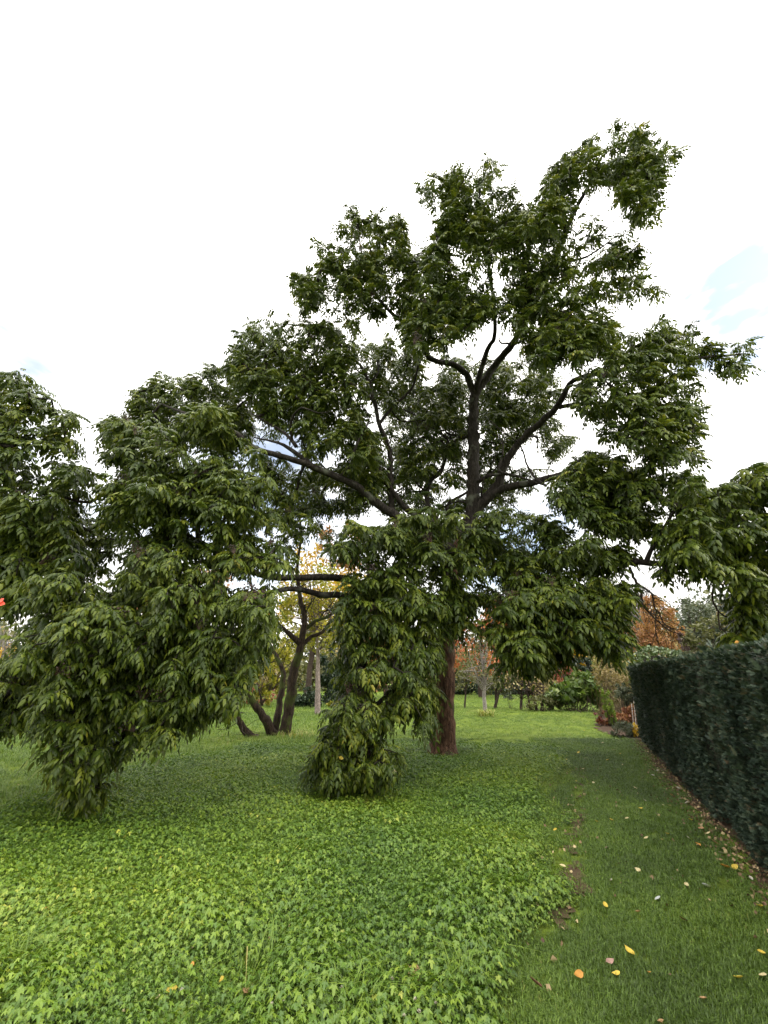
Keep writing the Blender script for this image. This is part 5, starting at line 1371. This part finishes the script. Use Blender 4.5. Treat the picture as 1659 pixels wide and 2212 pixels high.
# little white flower heads in the near ground cover
def flower_mesh():
    r = np.random.default_rng(3); B = Bag()
    for k in range(16):
        a = k * 2.4; el = .2 + 1.1 * (k / 16)
        d = np.array([math.cos(a) * math.cos(el), math.sin(a) * math.cos(el), math.sin(el)]); s = unit(np.cross(d, [0, 0, 1])) * .005
        t = d * r.uniform(.011, .016)
        B.add([[0, 0, 0], t * .6 + s, t, t * .6 - s], [[0, 1, 2], [0, 2, 3]], .6)
    return B.mesh('petals', FL['fallen_white'])
fm = flower_mesh(); sm = mesh_np('flower_stalk', *tube(np.array([[0, 0, -.12], [.004, 0, -.05], [0, 0, 0]]), np.array([.0018, .0016, .0014]), 5), STALK)
for x, y, lab, grp in [(847, 2115, 'single white flower head above the tan maple like leaf', None), (738, 2135, 'white flower head alone near the bottom middle', None),
                       (873, 2196, 'largest white flower head at the bottom edge', None), (897, 2160, 'white flower head right of the orange brown leaf', None),
                       (613, 2166, 'right white flower head beside the tan curled leaf', None), (587, 2170, 'left white flower head beside the tan curled leaf', None),
                       (905, 2185, 'small white flower head right of the largest one', None), (942, 2168, 'tiny white flower head at the foot of the grass tuft', None)]:
    p = ground_at(x, y, .13)
    o = thing('white_flower', lab, 'flower', tuple(p), grp)
    o.scale = (.8,) * 3
    link('petals', fm, o, (0, 0, 0), (random.uniform(-.3, .3), random.uniform(-.3, .3), random.uniform(0, 6))); link('stalk', sm, o)
# long grass tufts standing out of the cover
def long_tuft(x, y, h, nb, rad, label, seed, wd=.003, lean=1.25, name='grass_tuft'):
    it = .98 if ('brown' in label or 'dry' in label) else .55
    p = ground_at(x, y); me = grass_mesh(seed, nb, rad, h * .5, h, wd, lean)
    me = me.copy(); me.name = 'grass_tuft'
    o = link(name, me, None, (p[0], p[1], 0)); o['itint'] = it
    tag(o, label, 'grass')
for a in [(555, 2110, .30, 44, .09, 'arching long grass tuft left of centre in the near ground cover', 1), (1010, 2150, .32, 50, .10, 'long grass tuft at the right in the near ground cover', 2),
          (20, 2130, .36, 80, .14, 'coarse grass tuft at the bottom left corner', 3), (760, 2215, .30, 60, .10, 'broad bladed grass tuft at the bottom middle', 4),
          (1260, 1690, .12, 30, .08, 'small grass tuft at the edge of the shaded path', 5), (1050, 1548, .5, 120, .35, 'rough brown grass collar at the foot of the birch', 6, .012),
          (905, 1650, .22, 60, .18, 'grass tuft left of the big trunk foot', 7, .006), (1015, 1628, .2, 60, .15, 'leafy grass tuft right of the big trunk foot', 8, .006),
          (640, 1592, .3, 110, .55, 'dry rough grass around the mossy tree stems', 9, .007), (800, 1752, .22, 60, .14, 'dry yellow grass under the low hanging bough', 10, .005), (280, 2030, .24, 50, .12, 'wispy grass tuft in the left ground cover', 11)]:
    long_tuft(*a)

def litter():
    """crumbs of dead leaf and bark, gathered under the hedge and thinly elsewhere"""
    r = np.random.default_rng(31); P = []
    y = r.uniform(1.6, 12, 1500); x = HX(y) - np.abs(r.normal(.0, .17, 1500)); P.append(np.stack([x, y, gz(x, y) + .03], 1))
    q = gpoly([(1165, 2030), (1250, 2015), (1268, 1900), (1256, 1820), (1262, 1720), (1268, 1660), (1246, 1660), (1228, 1740), (1202, 1800), (1190, 1900)])
    a = r.uniform(q.min(0), q.max(0), (700, 2)); a = a[inside(q, a[:, 0], a[:, 1])]; P.append(np.column_stack([a, gz(a[:, 0], a[:, 1]) + .03]))
    a = np.stack([r.uniform(-6, 5, 900), r.uniform(2.2, 11, 900)], 1); a = a[~in_hedge(a[:, 0], a[:, 1])]
    c = inside(cover_poly, a[:, 0], a[:, 1]); P.append(np.column_stack([a, np.where(c, .06, .03) + gz(a[:, 0], a[:, 1])]))
    P = np.concatenate(P)
    V, F, T = card_leaves(P, .032, r, np.clip(r.normal(.5, .3, len(P)), 0, 1), .9, 1.7)
    m = ramp_mat('litter', [(0.0, (.07, .04, .025)), (.5, (.18, .11, .06)), (1.0, (.48, .38, .20))], rough=.8)
    o = link('leaf_crumbs', mesh_np('leaf_crumbs', V, F, m, T)); o['kind'] = 'stuff'
litter()
